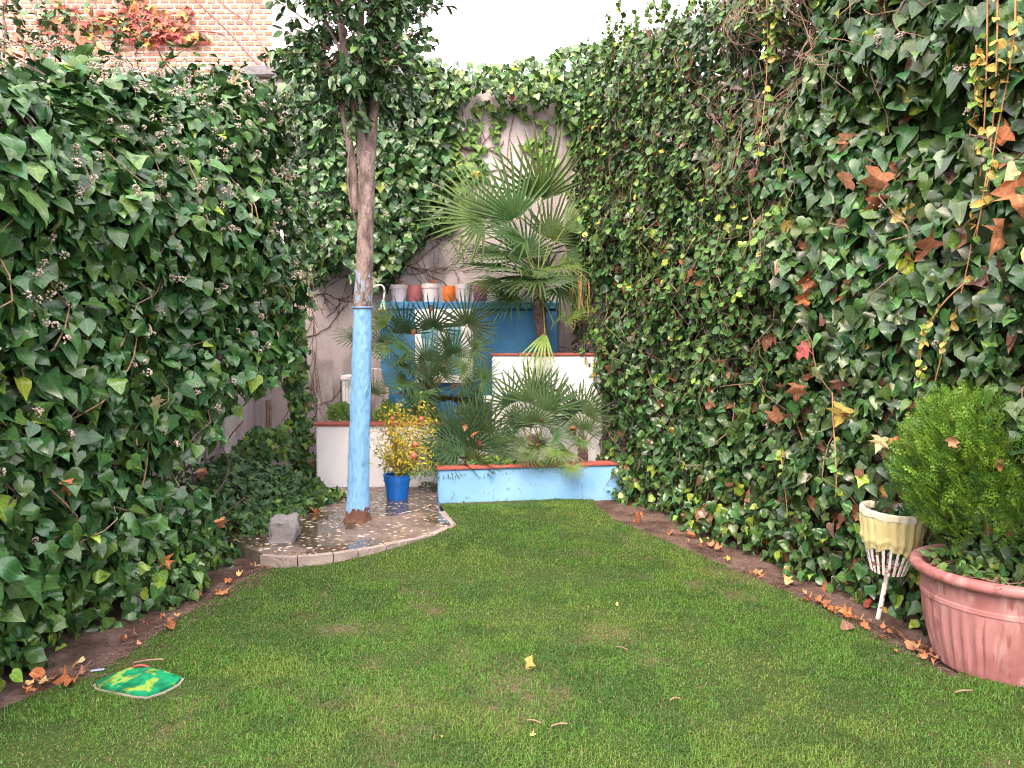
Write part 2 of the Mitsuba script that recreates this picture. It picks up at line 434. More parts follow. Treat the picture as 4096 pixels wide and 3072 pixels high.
grid = trimesh.Trimesh(np.c_[tri_v, np.zeros(len(tri_v))], tri_f).subdivide_to_size(.25)
lv = np.array(grid.vertices); lv[:, 2] = lawn_z(lv[:, 0], lv[:, 1])
# triangulated sheets may wind either way
single('lawn', (lv, np.array(grid.faces)), 'lawn_floor', 'mown lawn with worn patches', kind='structure', smooth=True)

def make_grass():
    rng = np.random.default_rng(3)
    n = 900000
    x, y = rng.uniform(-2.9, 2.9, n), rng.uniform(1.5, 7.45, n)
    keep = shapely.contains_xy(lawn_poly, x, y)
    bare = meshkit.fbm(np.stack([x * 2.2, y * 2.2, x * 0 + 3], -1), 4)
    clump = meshkit.noise(np.stack([x * 14, y * 14, x * 0], -1), 5)
    edge = shapely.distance(lawn_poly.exterior, shapely.points(x, y))
    dens = np.where(y < 4.2, 1.0, .70) * (1 - .40 * ss(.58, .78, bare)) * (1 - .6 * ss(.62, .80, meshkit.fbm(np.stack([x * 6, y * 6, x * 0 + 8], -1), 3))) * (.55 + .6 * clump) * (.35 + .65 * ss(0, .22, edge)) * (1 - .25 * ss(-1.0, -1.9, x))
    keep &= rng.random(n) < dens
    vis = (np.abs(x) < .75 * y + .35)
    keep &= vis
    x, y, bare = x[keep], y[keep], bare[keep]
    n = len(x)
    z = lawn_z(x, y) - .004
    h = rng.uniform(.012, .032, n) * np.where(rng.random(n) < .06, 1.4, 1) * (1 - .35 * ss(.45, .68, bare))
    w = rng.uniform(.0009, .0020, n)
    a = rng.uniform(0, 2 * np.pi, n)
    lean = rng.uniform(.15, 1.25, n)
    d = np.stack([np.cos(a), np.sin(a), 0 * a], -1)
    sx = np.stack([-np.sin(a + rng.normal(size=n) * .6), np.cos(a), 0 * a], -1) * w[:, None]
    b = np.stack([x, y, z], -1)
    up = np.array([0, 0, 1.0])
    m = b + d * (h * lean * .35)[:, None] + up * (h * .62)[:, None]
    t = b + d * (h * lean)[:, None] + up * (h * (1.0 - .28 * lean))[:, None]
    V = np.stack([b - sx, b + sx, m + sx * .8, m - sx * .8, t], 1)
    Fc = np.array([[0, 1, 2], [0, 2, 3], [3, 2, 4]])
    ids = rng.integers(0, 600, n)
    dead = (rng.random(n) < .04 + .10 * ss(.56, .78, bare)) * 1.0
    UV = np.stack([np.repeat(ids[:, None] + .5, 5, 1), np.repeat(dead[:, None] + .5, 5, 1)], -1)
    Fs = (Fc[None] + (np.arange(n) * 5)[:, None, None]).reshape(-1, 3)
    single('grass', (V.reshape(-1, 3), Fs), 'grass_blade', 'short green grass of the lawn with dry blades between', 'grass', kind='stuff', smooth=False, uv=UV.reshape(-1, 2))
make_grass()

PAVE_Z = .085
pave_edge = [g(px, py, PAVE_Z) for px, py in [(1049, 2216), (1153, 2227), (1280, 2220), (1352, 2211), (1488, 2189), (1623, 2162), (1736, 2134), (1811, 2100), (1768, 2045)]] \
    + [(-.70, 7.24), (-.70, 7.80), (-2.75, 7.80), (-2.75, 6.2), (-2.2, 5.7)]
pave_poly = Polygon(pave_edge).buffer(0)
pave = thing('paving', 'wet pebble paving around the blue tree trunk', kind='structure')
inner = pave_poly.buffer(-.012)
part(pave, 'slab', trimesh.creation.extrude_polygon(inner, PAVE_Z + .10, engine='earcut').apply_translation([0, 0, -.10]), 'wet_slab')

def make_pebbles():
    rng = np.random.default_rng(11)
    pts = []
    minx, miny, maxx, maxy = inner.bounds
    tries = 0
    while tries < 9000:
        tries += 1
        p = rng.uniform([minx, miny], [maxx, maxy])
        if not inner.buffer(-.02).contains(shapely.Point(p)): continue
        if (p[0] + 1.264) ** 2 + (p[1] - 6.29) ** 2 < .11 ** 2: continue
        r = rng.uniform(.009, .020)
        if pts and min((p[0] - q[0]) ** 2 + ((p[1] - q[1])) ** 2 - (1.5 * (r + q[2])) ** 2 for q in pts) < 0: continue
        pts.append((p[0], p[1], r))
        if len(pts) >= 860: break
    ball = trimesh.creation.icosphere(1)
    bv, bf = np.array(ball.vertices), np.array(ball.faces)
    keepf = (bv[bf][:, :, 2].max(1) > -.1)
    bf = bf[keepf]
    out = []
    for x, y, r in pts:
        a = rng.normal() * .5 + .1
        s = np.array([r * rng.uniform(1.2, 1.7), r * rng.uniform(.7, 1.0), rng.uniform(.0035, .0065)])
        v = bv * s * (1 + .12 * rng.normal(size=(len(bv), 1)))
        v = np.stack([v[:, 0] * math.cos(a) - v[:, 1] * math.sin(a) + x, v[:, 0] * math.sin(a) + v[:, 1] * math.cos(a) + y, v[:, 2] + PAVE_Z - .001], 1)
        px, py, dep = project(np.array([x, y, PAVE_Z]))
        out.append((s[0] / dep ** 1.5 * (0 < px < 1024) * (1 if y < 7.4 else .5) * (1 if x > -2.0 else .2), v, rng.integers(0, 400)))
    out.sort(key=lambda o: -o[0])
    for _, v, i in out[:300]:
        part(pave, 'pebble', (v, bf), 'pebble_stone', True, np.full((len(v), 2), i + .5))
    rest = out[300:]
    vf = join([(v, bf) for _, v, _ in rest])
    part(pave, 'pebbles', vf, 'pebble_stone', True, np.vstack([np.full((len(v), 2), i + .5) for _, v, i in rest]), kind='stuff')
make_pebbles()

def make_kerb():
    k = thing('kerb', 'rough concrete kerb stones along the curved front of the paving', kind='structure')
    line = LineString(pave_edge[:9])
    rng = np.random.default_rng(5)
    s, L = 0.0, line.length
    while s < L - .03:
        w = rng.uniform(.17, .30)
        e = min(s + w, L)
        seg = shapely.ops.substring(line, s + .004, e - .004)
        poly = seg.buffer(.028, cap_style='flat', join_style='mitre')
        top = PAVE_Z + .002 + rng.normal() * .0015
        m = trimesh.creation.extrude_polygon(poly, top + .08, engine='earcut').apply_translation([0, 0, -.08])
        m = m.subdivide_to_size(.06)
        v = np.array(m.vertices)
        v += (meshkit.noise(v * 30)[:, None] - .5) * [.008, .008, .005]
        part(k, 'stone', (v, np.array(m.faces)), 'kerb_stone')
        s = e
import shapely.ops
make_kerb()

# ------------------------------------------------------------------ walls and the neighbouring building
XL_WALL, YB = -2.80, 8.95
bw = thing('garden_wall', 'stained grey concrete wall across the back of the garden', 'wall')
part(bw, 'wall', cbox((-3.0, YB, -.2), (2.6, YB + .25, 4.57), .01), 'concrete_wall')
part(bw, 'coping', cbox((-3.06, YB - .09, 4.573), (-2.2, YB + .30, 4.69), .012), 'stone_grey')
sw = thing('garden_wall', 'grey concrete wall behind the ivy on the left side', 'wall')
part(sw, 'wall', cbox((XL_WALL - .22, 1.0, -.2), (XL_WALL, YB - .004, 2.75), .01), 'concrete_wall')
part(sw, 'pillar', cbox((XL_WALL + .002, 6.95, -.2), (XL_WALL + .20, 7.22, 2.3), .012), 'concrete_wall')
part(sw, 'pillar_foot', cbox((XL_WALL + .202, 6.98, .0), (XL_WALL + .27, 7.18, .42), .012), 'stone_grey')

RW0, RW1 = np.array([1.85, YB - .01]), np.array([3.25, 1.0])
d_ = RW1 - RW0
rw = thing('garden_wall', 'tall concrete wall hidden behind the ivy on the right side', 'wall')
part(rw, 'wall', oriented(cbox((0, 0, -.2), (np.linalg.norm(d_), .22, 4.05), .01), RW0, math.atan2(d_[1], d_[0])), 'concrete_wall')

def make_building():
    rng = np.random.default_rng(21)
    b = thing('brick_building', 'pale red brick building wall beyond the left garden wall, crossed by red creeper', 'building')
    Y, x0, x1, z1 = 12.6, -11.0, -3.66, 8.6
    part(b, 'wall', cbox((x0, Y, -.1), (x1, Y + .3, z1), .01), 'brick_mortar')
    part(b, 'plaster_pier', cbox((x1 + .003, Y - .03, -.1), (x1 + .55, Y + .3, 6.9), .015), 'white_plaster', label='pale plaster edge of the brick wall')
    pw, ph, bwid, bh = .150, .083, .122, .056
    out = []
    for r in range(int((z1 - 4.4) / ph)):
        z = 4.4 + r * ph
        for c in range(int((x1 - x0) / pw) - 1):
            x = x0 + .06 + c * pw + (pw / 2 if r % 2 else 0) + rng.normal() * .004
            if x + bwid > x1 - .01: continue
            w = bwid + rng.normal() * .006
            v = np.array(cbox((x, Y - .012 - rng.uniform(0, .006), z + rng.normal() * .002), (x + w, Y + .02, z + bh + rng.normal() * .002), .006).vertices)
            out.append((x, z, v))
    fz = cbox((0, 0, 0), (1, 1, 1), .1)
    def score(x, z):
        px, py, _ = project(np.array([x, Y, z]))
        return (abs(px - 215) / 75) ** 2 + (abs(py - 25) / 38) ** 2
    out.sort(key=lambda o: score(o[0], o[1]))
    hull = lambda v: trimesh.convex.convex_hull(v)
    masses = []
    for i, (x, z, v) in enumerate(out):
        px, py, _ = project(np.array([x, Y, z]))
        if i < 300:
            m = hull(v)
            part(b, 'brick', (np.array(m.vertices), np.array(m.faces)), 'brick_clay', False, np.full((len(m.vertices), 2), rng.integers(0, 400) + .5))
        elif -120 < px < 330 and -70 < py < 130:
            m = hull(v)
            masses.append((np.array(m.vertices), np.array(m.faces), rng.integers(0, 400)))
    part(b, 'brickwork', join([m[:2] for m in masses]), 'brick_clay', False, np.vstack([np.full((len(m[0]), 2), m[2] + .5) for m in masses]), kind='stuff')
make_building()

# ------------------------------------------------------------------ blue wall, planters
def tiles(parent, x0, x1, y0, y1, z, th=.03, n=4, org=(0, 0, 0), ang=0.0):
    w = (x1 - x0) / n
    rng = np.random.default_rng(int(abs(x0 * 100)) + n)
    for i in range(n):
        part(parent, 'tile', oriented(cbox((x0 + i * w + .0015, y0, z + .002), (x0 + (i + 1) * w - .0015, y1 + rng.normal() * .002, z + th + rng.normal() * .001), .004), org, ang), 'red_tile')

BW = thing('shower_wall', 'blue painted wall with a ledge carrying flower pots', 'wall')
bx0, bx1 = at(1520, 1300, 8.6)[0], at(2232, 1300, 8.6)[0]
bzt = at(1800, 1207, 8.6)[2]
part(BW, 'wall', cbox((bx0, 8.6, 0), (bx1, YB - .006, bzt - .09), .012), 'blue_wall_paint')
part(BW, 'ledge', cbox((bx0 - .015, 8.575, bzt - .085), (bx1 + .01, YB - .006, bzt), .012), 'blue_wall_paint')

WP = thing('planter', 'low white walled planter with a red tile edge, left of the blue planter', 'planter')
wx0, wx1 = at(1262, 1690, 7.78)[0], -.20
wz = at(1300, 1692, 7.78)[2] - .03
part(WP, 'wall', cbox((wx0, 7.78, -.1), (wx1, 7.93, wz), .012), 'white_plaster')
part(WP, 'side_wall', cbox((wx0, 7.934, -.1), (wx0 + .14, 8.59, wz - .003), .012), 'white_plaster')
tiles(WP, wx0 - .02, wx1 + .0, 7.755, 7.95, wz, .03, 7)
soilm = cbox((wx0 + .142, 7.952, .1), (-.21, 8.594, wz - .02), .01)
part(WP, 'soil', soilm, 'earth')

TP = thing('planter', 'tall white planter box with a red tile edge behind the right hand palms', 'planter')
tx0, tx1 = at(1968, 1410, 7.94)[0], at(2412, 1410, 7.94)[0]
tz = at(2200, 1412, 7.94)[2] - .028
part(TP, 'wall', cbox((tx0, 7.94, -.1), (tx1, 8.09, tz), .012), 'white_plaster')
part(TP, 'side_wall', cbox((tx0 + .003, 8.093, -.1), (tx0 + .13, 8.592, tz - .003), .012), 'concrete_wall', label='weathered left side of the planter')
part(TP, 'end_wall', cbox((tx1 - .13, 8.093, -.1), (tx1 - .003, YB - .006, tz - .003), .012), 'concrete_wall')
tiles(TP, tx0 - .015, tx1 + .01, 7.918, 8.11, tz, .028, 4)
part(TP, 'soil', cbox((tx0 + .132, 8.112, .2), (tx1 - .132, 8.594, tz - .02), .01), 'earth')
sh = at(1935, 1597, 7.85)
single('shelf_bracket', cbox((sh[0], 7.83, sh[2] - .03), (tx0 - .004, 7.99, sh[2] + .03), .006), 'white_plaster', 'small white stub ledge at the left side of the tall white planter', 'ledge')

BP = thing('planter', 'light blue planter with a red tile edge at the end of the lawn', 'planter')
b0, b1 = np.array([-.70, 7.24]), np.array([1.10, 7.56])
bang = math.atan2(b1[1] - b0[1], b1[0] - b0[0]); blen = np.linalg.norm(b1 - b0)
bz = .345
part(BP, 'wall', oriented(cbox((0, 0, -.1), (blen, .12, bz), .012), b0, bang), 'sky_blue_paint')
part(BP, 'side_wall', cbox((-.698, 7.366, -.1), (-.58, 7.776, bz - .004), .01), 'sky_blue_paint')
tiles(BP, -.012, blen, -.022, .14, bz, .026, 6, b0, bang)
poly = Polygon([(-.575, 7.40), (1.07, 7.70), (1.07, 7.935), (-.19, 7.935), (-.19, 7.775), (-.575, 7.775)])
part(BP, 'soil', trimesh.creation.extrude_polygon(poly, bz - .02, engine='earcut'), 'earth')

# window-like white frame with a mosaic on the blue wall
fp = thing('wall_panel', 'white framed mosaic panel on the blue wall behind the dark fan palm', 'panel')
fy = 8.575
def rect(px0, py0, px1, py1, y0, y1):
    a, b = at(px0, py0, fy), at(px1, py1, fy)
    return cbox((a[0], y0, b[2]), (b[0], y1, a[2]), .004)
part(fp, 'mosaic', rect(1672, 1250, 1880, 1520, 8.570, 8.5985), 'mosaic')
for r_ in [(1660, 1236, 1892, 1296), (1660, 1500, 1892, 1532), (1660, 1297, 1690, 1499), (1752, 1297, 1790, 1499), (1846, 1297, 1892, 1499)]:
    part(fp, 'frame_bar', rect(*r_, 8.553, 8.5975), 'white_plaster')

# planks leaning in the left planter
wpz = wz - .025
for lab, px0, px1, pyt, y, lean, tilt in [('tall weathered plank leaning beside the blue wall', 1482, 1528, 1475, 8.42, .10, .05),
                                          ('short grey plank stump standing between the tall plank and the dark fan palm', 1533, 1556, 1543, 8.40, -.02, -.03)]:
    a, b = at(px0, pyt, y), at(px1, pyt, y)
    m = cbox((0, 0, 0), (b[0] - a[0], .035, a[2] - wpz), .004)
    m = m.subdivide_to_size(.08)
    v = np.array(m.vertices); v[:, 0] += lean * (1 - v[:, 2] / v[:, 2].max()) * .8; v[:, 1] -= tilt * v[:, 2]
    v[:, 2] += (v[:, 2] > .1) * .03 * (meshkit.noise(v * 25) - .5)
    v += [a[0], y, wpz]
    single('plank', (v, np.array(m.faces)), 'weathered_wood', lab, 'plank')
cr = thing('slatted_crate', 'white slatted box standing in the left planter behind the tree trunk', 'crate')
a, b = at(1366, 1503, 8.45), at(1448, 1503, 8.45)
for i in range(6):
    w = (b[0] - a[0]) / 6
    part(cr, 'slat', cbox((a[0] + i * w + .003, 8.45, wpz), (a[0] + (i + 1) * w - .003, 8.468, a[2] - .05), .003), 'white_plaster')
part(cr, 'top_board', cbox((a[0] - .008, 8.44, a[2] - .047), (b[0] + .008, 8.75, a[2]), .004), 'white_plaster')
part(cr, 'back_board', cbox((a[0], 8.73, wpz), (b[0], 8.745, a[2] - .05), .003), 'weathered_wood')
part(cr, 'corner_post', cbox((a[0] - .012, 8.435, wpz), (a[0] - .0, 8.449, a[2] - .05), .002), 'dark_metal')

# pots on the ledge
def ledge_pot(name, px0, px1, pyt, mat, lab, rimmed, tail):
    y = 8.72
    c = at((px0 + px1) / 2, 1300, y)
    r = (at(px1, 1300, y)[0] - at(px0, 1300, y)[0]) / 2
    h = at(px0, pyt, y)[2] - bzt
    k = thing(name, lab, 'flower pot', 'flower pots on the blue ledge')
    o = (c[0], y, bzt + .001)
    if rimmed:
        part(k, 'body', lathe([(0, 0), (r * .70, 0), (r * .72, .01), (r * .88, h * .72), (r * .86, h * .74), (r * .86, h * .97), (r * .80, h * .97), (r * .70, h * .4)], 32, o), mat, 40)
        part(k, 'rim', lathe([(r * .90, h * .76), (r * .97, h * .77), (r * .985, h * .92), (r, h * .94), (r, h), (r * .88, h), (r * .88, h * .90), (r * .868, h * .76), (r * .90, h * .76)], 32, o), mat, 40)
    else:
        part(k, 'body', lathe([(0, 0), (r * .72, 0), (r * .80, h * .08), (r, h * .45), (r * .98, h * .7), (r * .88, h), (r * .80, h), (r * .86, h * .8), (r * .85, h * .6)], 32, o), mat, 40)
    part(k, 'soil', lathe([(0, h * .86), (r * .5, h * .88), (r * .83, h * .84)], 20, o), 'earth', 40)
    return o, r, h
pots = [('flower_pot', 1560, 1633, 1141, 'white_plastic', 'white plastic pot with a dry stem, first from the left on the blue ledge', True, 0),
        ('flower_pot', 1631, 1686, 1141, 'pink_glaze', 'dusty pink rounded pot between two white pots on the ledge', False, 0),
        ('flower_pot', 1686, 1762, 1137, 'white_plastic', 'white plastic pot between the pink pot and the orange pot', True, 0),
        ('flower_pot', 1771, 1824, 1145, 'orange_glaze', 'bright orange rounded pot on the blue ledge', False, 0),
        ('flower_pot', 1826, 1894, 1138, 'white_plastic', 'white plastic pot right of the orange pot, half behind palm leaves', True, 0),
        ('flower_pot', 1893, 1950, 1146, 'magenta_glaze', 'magenta rounded pot half hidden by palm leaves', False, 0),
        ('flower_pot', 1952, 2016, 1142, 'white_plastic', 'white plastic pot right of the magenta pot, hidden by palm leaves', True, 0)]
pot_at = [ledge_pot(*q) for q in pots]
rng = np.random.default_rng(9)
for i, lab in ((0, 'bare dry stems leaning out of the first white pot'), (2, 'bare dry stems rising from the white pot beside the orange pot')):
    o, r, h = pot_at[i]
    k = thing('dry_plant', lab, 'dry plant')
    for dx, L in [(-.22, .55), (-.10, .5), (.02, .45)] if i == 0 else [(-.30, .48), (.03, .42), (-.12, .40)]:
        p0 = np.array([o[0] + rng.normal() * .01, o[1], o[2] + h * .80])
        part(k, 'stem', tube(curve([p0, p0 + [dx * .45, .02, L * .5], p0 + [dx, .05, L]], 8), np.linspace(.006, .003, 8), 5), 'dry_stem', True)
    s = leaves('plane', np.array([[o[0], o[1] - .03, o[2] + h + .01]]), np.array([[.5, -.3, .4]]), np.array([[0, -1, .5]]), np.array([.07]), 6, droop=.6, fold=.8)
    vf, uv = flat([s]); part(k, 'leaf', vf, 'leaf_dry', True, uv)

# shower pipe and head
sp = thing('shower', 'old garden shower with a white gooseneck pipe and green copper head', 'shower')
ys = 8.25
path = [at(1478, 1190, 8.5), at(1492, 1160, 8.4), at(1510, 1143, ys), at(1527, 1141, ys), at(1537, 1155, ys), at(1537, 1180, ys), at(1535, 1202, ys)]
part(sp, 'pipe', tube(curve(path, 24), .0105, 8), 'white_enamel', True)
top = at(1533, 1200, ys); hh = top[2] - at(1533, 1241, ys)[2]; rr = (at(1551, 1240, ys)[0] - at(1511, 1240, ys)[0]) / 2
part(sp, 'head', lathe([(0, 0), (rr * .28, 0), (rr * .30, -.12 * hh), (rr * .45, -.14 * hh), (rr * .45, -.26 * hh), (rr * .40, -.28 * hh), (rr * .62, -.50 * hh), (rr * .68, -.62 * hh), (rr * .95, -.86 * hh), (rr, -.97 * hh), (rr * .93, -hh), (0, -hh * .97)], 28, top), 'green_copper', 40)
part(sp, 'wall_pipe', tube([at(1478, 1190, 8.5), at(1478, 1190, 8.94)], .0105, 8), 'white_enamel', True)

# stone block by the paving
sb = cbox((0, 0, 0), (.20, .28, .18), .02).subdivide_to_size(.05)
v = np.array(sb.vertices); v += (np.stack([meshkit.fbm(v * 9, 3, q) for q in (1, 2, 3)], 1) - .5) * .085
o = ground(1046, 2170, PAVE_Z)
sbm = oriented(trimesh.Trimesh(v, sb.faces, process=False), (o[0] + .05, o[1] - .04, PAVE_Z - .02), .12)
single('stone_block', sbm, 'stone_grey', 'rough grey stone block at the left edge of the pebble paving', 'stone block', smooth=True)

# inspection cover in the lawn corner
cp = Polygon([g(*q) for q in [(393, 2748), (452, 2722), (525, 2692), (590, 2692), (655, 2707), (717, 2730), (700, 2750), (650, 2775), (590, 2795), (540, 2790), (470, 2775), (400, 2762)]]).buffer(.012).buffer(-.004)
ic = thing('inspection_cover', 'bright green painted drain cover with yellow blotches beside the lawn', 'drain cover')
part(ic, 'lid', trimesh.creation.extrude_polygon(cp, .022, engine='earcut').apply_translation([0, 0, .003]), 'cover_paint')
part(ic, 'frame', trimesh.creation.extrude_polygon(cp.buffer(.012).difference(cp.buffer(.002)), .012, engine='earcut').apply_translation([0, 0, .001]), 'kerb_stone')
hp = at(560, 2690, ground(560, 2690)[1])
part(ic, 'handle', tube(curve([hp + [-.04, 0, .02], hp + [0, 0, .035], hp + [.04, 0.01, .02]], 8), .006, 6), 'red_pipe', True)

# ------------------------------------------------------------------ ivy surfaces: x of the leaf surface at depth y and height z
def nz(y, z, f, seed): return meshkit.fbm(np.stack([np.asarray(y) * f, np.asarray(z) * f, np.asarray(y) * 0 + seed], -1), 3, seed) - .5
LYb = [1.0, 3.37, 4.8, 5.5, 6.4]; LXb = [-2.45, -2.24, -1.92, -1.80, -1.75]
def left_top(y): return np.interp(y, [1, 3.2, 4.5, 5.7, 6.4, 6.8], [2.95, 2.98, 3.16, 3.50, 3.72, 3.55]) + .32 * (meshkit.noise(np.stack([np.asarray(y, float) * 2.6, np.asarray(y, float) * 0, np.asarray(y, float) * 0], -1), 4) - .5)
def left_x(y, z):
    b = np.interp(y, LYb, LXb)
    t = left_top(y)
    k = np.clip((z - (t - .5)) / .5, 0, 1)
    return b - .05 * z - .42 * (1 - np.sqrt(np.maximum(1 - k ** 2, 0))) + .50 * nz(y, z, 1.3, 2) + .30 * nz(y, z, 3.6, 3)
def left_end(z): return np.interp(z, [0, .3, .8, 1.15, 1.45, 2.5, 3.5], [5.55, 5.35, 4.75, 5.3, 6.15, 6.75, 6.8])

RYb = [1.0, 3.0, 3.76, 4.23, 5.37, 6.73, 7.6, 8.6]; RXb = [2.55, 2.25, 2.12, 2.02, 1.68, 1.30, .90, .78]
def right_top(y): return np.interp(y, [1, 4.5, 5.2, 6.5, 7.8, 9], [4.25, 4.25, 4.25, 4.42, 4.64, 4.66])
def right_x(y, z):
    b = np.interp(y, RYb, RXb)
    t = right_top(y)
    k = np.clip((z - (t - .5)) / .5, 0, 1)
    hole = np.exp(-((y - 4.05) / .22) ** 2 - ((z - 2.72) / .16) ** 2) * .35 + np.exp(-((y - 5.25) / .28) ** 2 - ((z - 3.45) / .25) ** 2) * .35 + .16 * np.exp(-((y - 4.25) / .35) ** 2 - (z / .6) ** 2)
    return b + .10 - .06 * np.minimum(z, 1.0) + .55 * (1 - np.sqrt(np.maximum(1 - k ** 2, 0))) + .30 * nz(y, z, 1.5, 8) + .22 * nz(y, z, 4, 9) + hole

def grad(fx, y, z, side):
    e = .06
    dy, dz = (fx(y + e, z) - fx(y - e, z)) / (2 * e), (fx(y, z + e) - fx(y, z - e)) / (2 * e)
    dy, dz = np.clip(dy, -1.2, 1.2), np.clip(dz, -1.2, 1.2)
    return nrm(np.stack([np.full_like(dy, side), -side * dy, -side * dz], -1))

def hit(fx, side, px, py, lo=2.4, hi=8.8):
    """Point where the photograph's pixel meets a leaf surface."""
    ys = np.linspace(lo, hi, 400)
    d = ray(px, py)
    P = np.array([0, 0, EYE]) + d * (ys / d[1])[:, None]
    inside = (P[:, 0] - fx(P[:, 1], P[:, 2])) * side < 0
    i = np.argmax(inside)
    return P[i] if inside.any() else None

def orient(n, rng, tipdown=.9, up=.45, jit=.45, out=.35):
    N = len(n)
    tip = np.array([0, 0, -tipdown]) + n * out + rng.normal(size=(N, 3)) * jit
    nor = n + np.array([0, 0, up]) + rng.normal(size=(N, 3)) * jit * .8
    return tip, nor

def creeper_stems(fx, side, starts, rng, depth=.06, n=14, step=.12, drift=(0, 1), rad=(.007, .003)):
    out = []
    for y, z in starts:
        pts = []
        a = np.array(drift, float)
        for i in range(n):
            if z < .02: break
            pts.append([fx(np.array(y), np.array(z)) - side * (depth + .04 * math.sin(i * 1.3)), y, z])
            a = nrm(a + rng.normal(size=2) * .35)
            y, z = y + a[0] * step, z + a[1] * step
        if len(pts) > 3:
            out.append(tube(np.array(pts, float), np.linspace(rad[0], rad[1], len(pts)), 4))
    return out

BALL = trimesh.creation.icosphere(0)
def umbel(c, n, r, rng, count=16):
    """A round ivy flower head of stalked buds around c."""
    d = nrm(rng.normal(size=(count, 3)) + n * .8)
    ps = c + n * r * .6 + d * r * rng.uniform(.75, 1.05, (count, 1))
    bv, bf = np.array(BALL.vertices), np.array(BALL.faces)
    sz = r * .26
    V = (ps[:, None] + bv[None] * sz).reshape(-1, 3)
    Fc = (bf[None] + (np.arange(count) * len(bv))[:, None, None]).reshape(-1, 3)
    UV = np.repeat(rng.integers(0, 400, count) + .5, len(bv))
    return (V, Fc), np.stack([UV, UV], 1), tube([c - n * r * 1.2, c + n * r * .5], [r * .1, r * .08], 3)

def make_left_ivy():
    rng = np.random.default_rng(101)
    k = thing('ivy', 'dark glossy ivy covering the whole left side of the garden, full of pale flower heads', 'ivy')
    sets = []
    for layer, (N, dep, shapes, front) in enumerate([(5600, (.0, .09), ('ivy3', 'heart', 'heart', 'ivy'), 1.0), (5200, (.07, .24), ('ivy3', 'heart'), .25), (4200, (.24, .60), ('heart',), .02)]):
        y = rng.uniform(1.9, 6.9, N); z = rng.uniform(.0, 1, N) * (left_top(y) + .02)
        keep = y < left_end(z) + .25 * nz(y, z, 3, 6) + rng.normal(size=N) * .05
        y, z = y[keep], z[keep]
        n = grad(left_x, y, z, 1)
        x = left_x(y, z) - rng.uniform(*dep, len(y))
        P = np.stack([x, y, z], 1)
        low = ss(.55, .1, z)
        size = rng.uniform(.055, .100, len(y)) * np.where(rng.random(len(y)) < .35, 1.5, 1.1) * (1 - .30 * low) * (1.12 if layer else 1) * np.interp(y, [3, 6.5], [1.08, .92])
        tip, nor = orient(n, rng, .8, .60, .42, .45)
        pal = np.where(rng.random(len(y)) < .32 + .35 * low, 1, 0)
        pal = np.where(rng.random(len(y)) < .010 + .10 * low, 2, pal)
        which = rng.integers(0, len(shapes), len(y))
        for q, s in enumerate(shapes):
            m = which == q
            st = leaves(s, P[m], tip[m], nor[m], size[m], pal[m], .34, .42, .16, rng)
            st['front'] = np.full(m.sum(), front)
            sets.append(st)
    # crown: leaves over the rounded top
    N = 2600
    y = rng.uniform(2.4, 6.75, N); w = rng.uniform(0, 1, N)
    x = -2.95 + w * (np.interp(y, LYb, LXb) + 2.95 - .35)
    z = left_top(y) - .10 - .30 * np.abs(w - .45) + .42 * nz(y, x, 2.6, 4) + rng.uniform(-.18, .04, N)
    P = np.stack([x, y, z], 1)
    n = nrm(np.array([.45, -.35, 1.0]) + rng.normal(size=(N, 3)) * .2)
    tip, nor = orient(n, rng, .2, .3, .55, .3)
    tip[:, :2] += rng.normal(size=(N, 2)) * .6
    st = leaves('heart', P, tip, nor, rng.uniform(.075, .125, N), np.where(rng.random(N) < .3, 1, 0), .35, .25, .1, rng)
    st['front'] = np.full(N, .8)
    sets.append(st)
    add_leaves(k, sets, 'leaf_gloss')
    for i in range(26):
        y = rng.uniform(2.8, 6.2); z = rng.uniform(.3, left_top(y) - .8)
        if y > left_end(z): continue
        ts = creeper_stems(left_x, 1, [(y, z)], rng, .02, 9, .11, (.4, .8), (.006, .003))
        for t in ts: part(k, 'stem', t, 'twig', True)
    bits = []
    for i in range(170):
        y = rng.uniform(2.6, 6.3); z = rng.uniform(.1, left_top(y) - .4)
        if y > left_end(z): continue
        bits += creeper_stems(left_x, 1, [(y, z)], rng, rng.uniform(.1, .4), 9, .12, (rng.normal() * .5, .8), (.008, .004))
    part(k, 'stems', join(bits), 'dry_stem', True, kind='stuff')
    # flower heads
    stalks = []
    count = 0
    for i in range(900):
        if count >= 215: break
        y = rng.uniform(2.9, 6.4); f = rng.beta(3.2, 1.2)
        z = f * left_top(y)
        if y > left_end(z) - .1: continue
        if nz(y, z, 2.2, 5) < -.02 and rng.random() < .75: continue
        n = grad(left_x, np.array([y]), np.array([z]), 1)[0] + [0, 0, .5]
        n = nrm(n)
        c = np.array([left_x(np.array(y), np.array(z)) + .02, y, z])
        for q in range(rng.integers(1, 4)):
            vf, uv, st = umbel(c + rng.normal(size=3) * .05 * (q > 0), n, rng.uniform(.017, .024), rng)
            part(k, 'flower_head', vf, 'flower_bud', True, uv); stalks.append(st); count += 1
    for i in range(400):
        if count >= 300: break
        y = rng.uniform(3.2, 6.2); x = rng.uniform(-2.9, -2.0)
        z = left_top(y) - .05 + .35 * nz(y, x, 2.2, 4)
        vf, uv, st = umbel(np.array([x, y, z]), np.array([.2, -.2, .95]), rng.uniform(.017, .024), rng)
        part(k, 'flower_head', vf, 'flower_bud', True, uv); stalks.append(st); count += 1
    part(k, 'flower_stalks', join(stalks), 'green_stem', True, kind='stuff')
make_left_ivy()

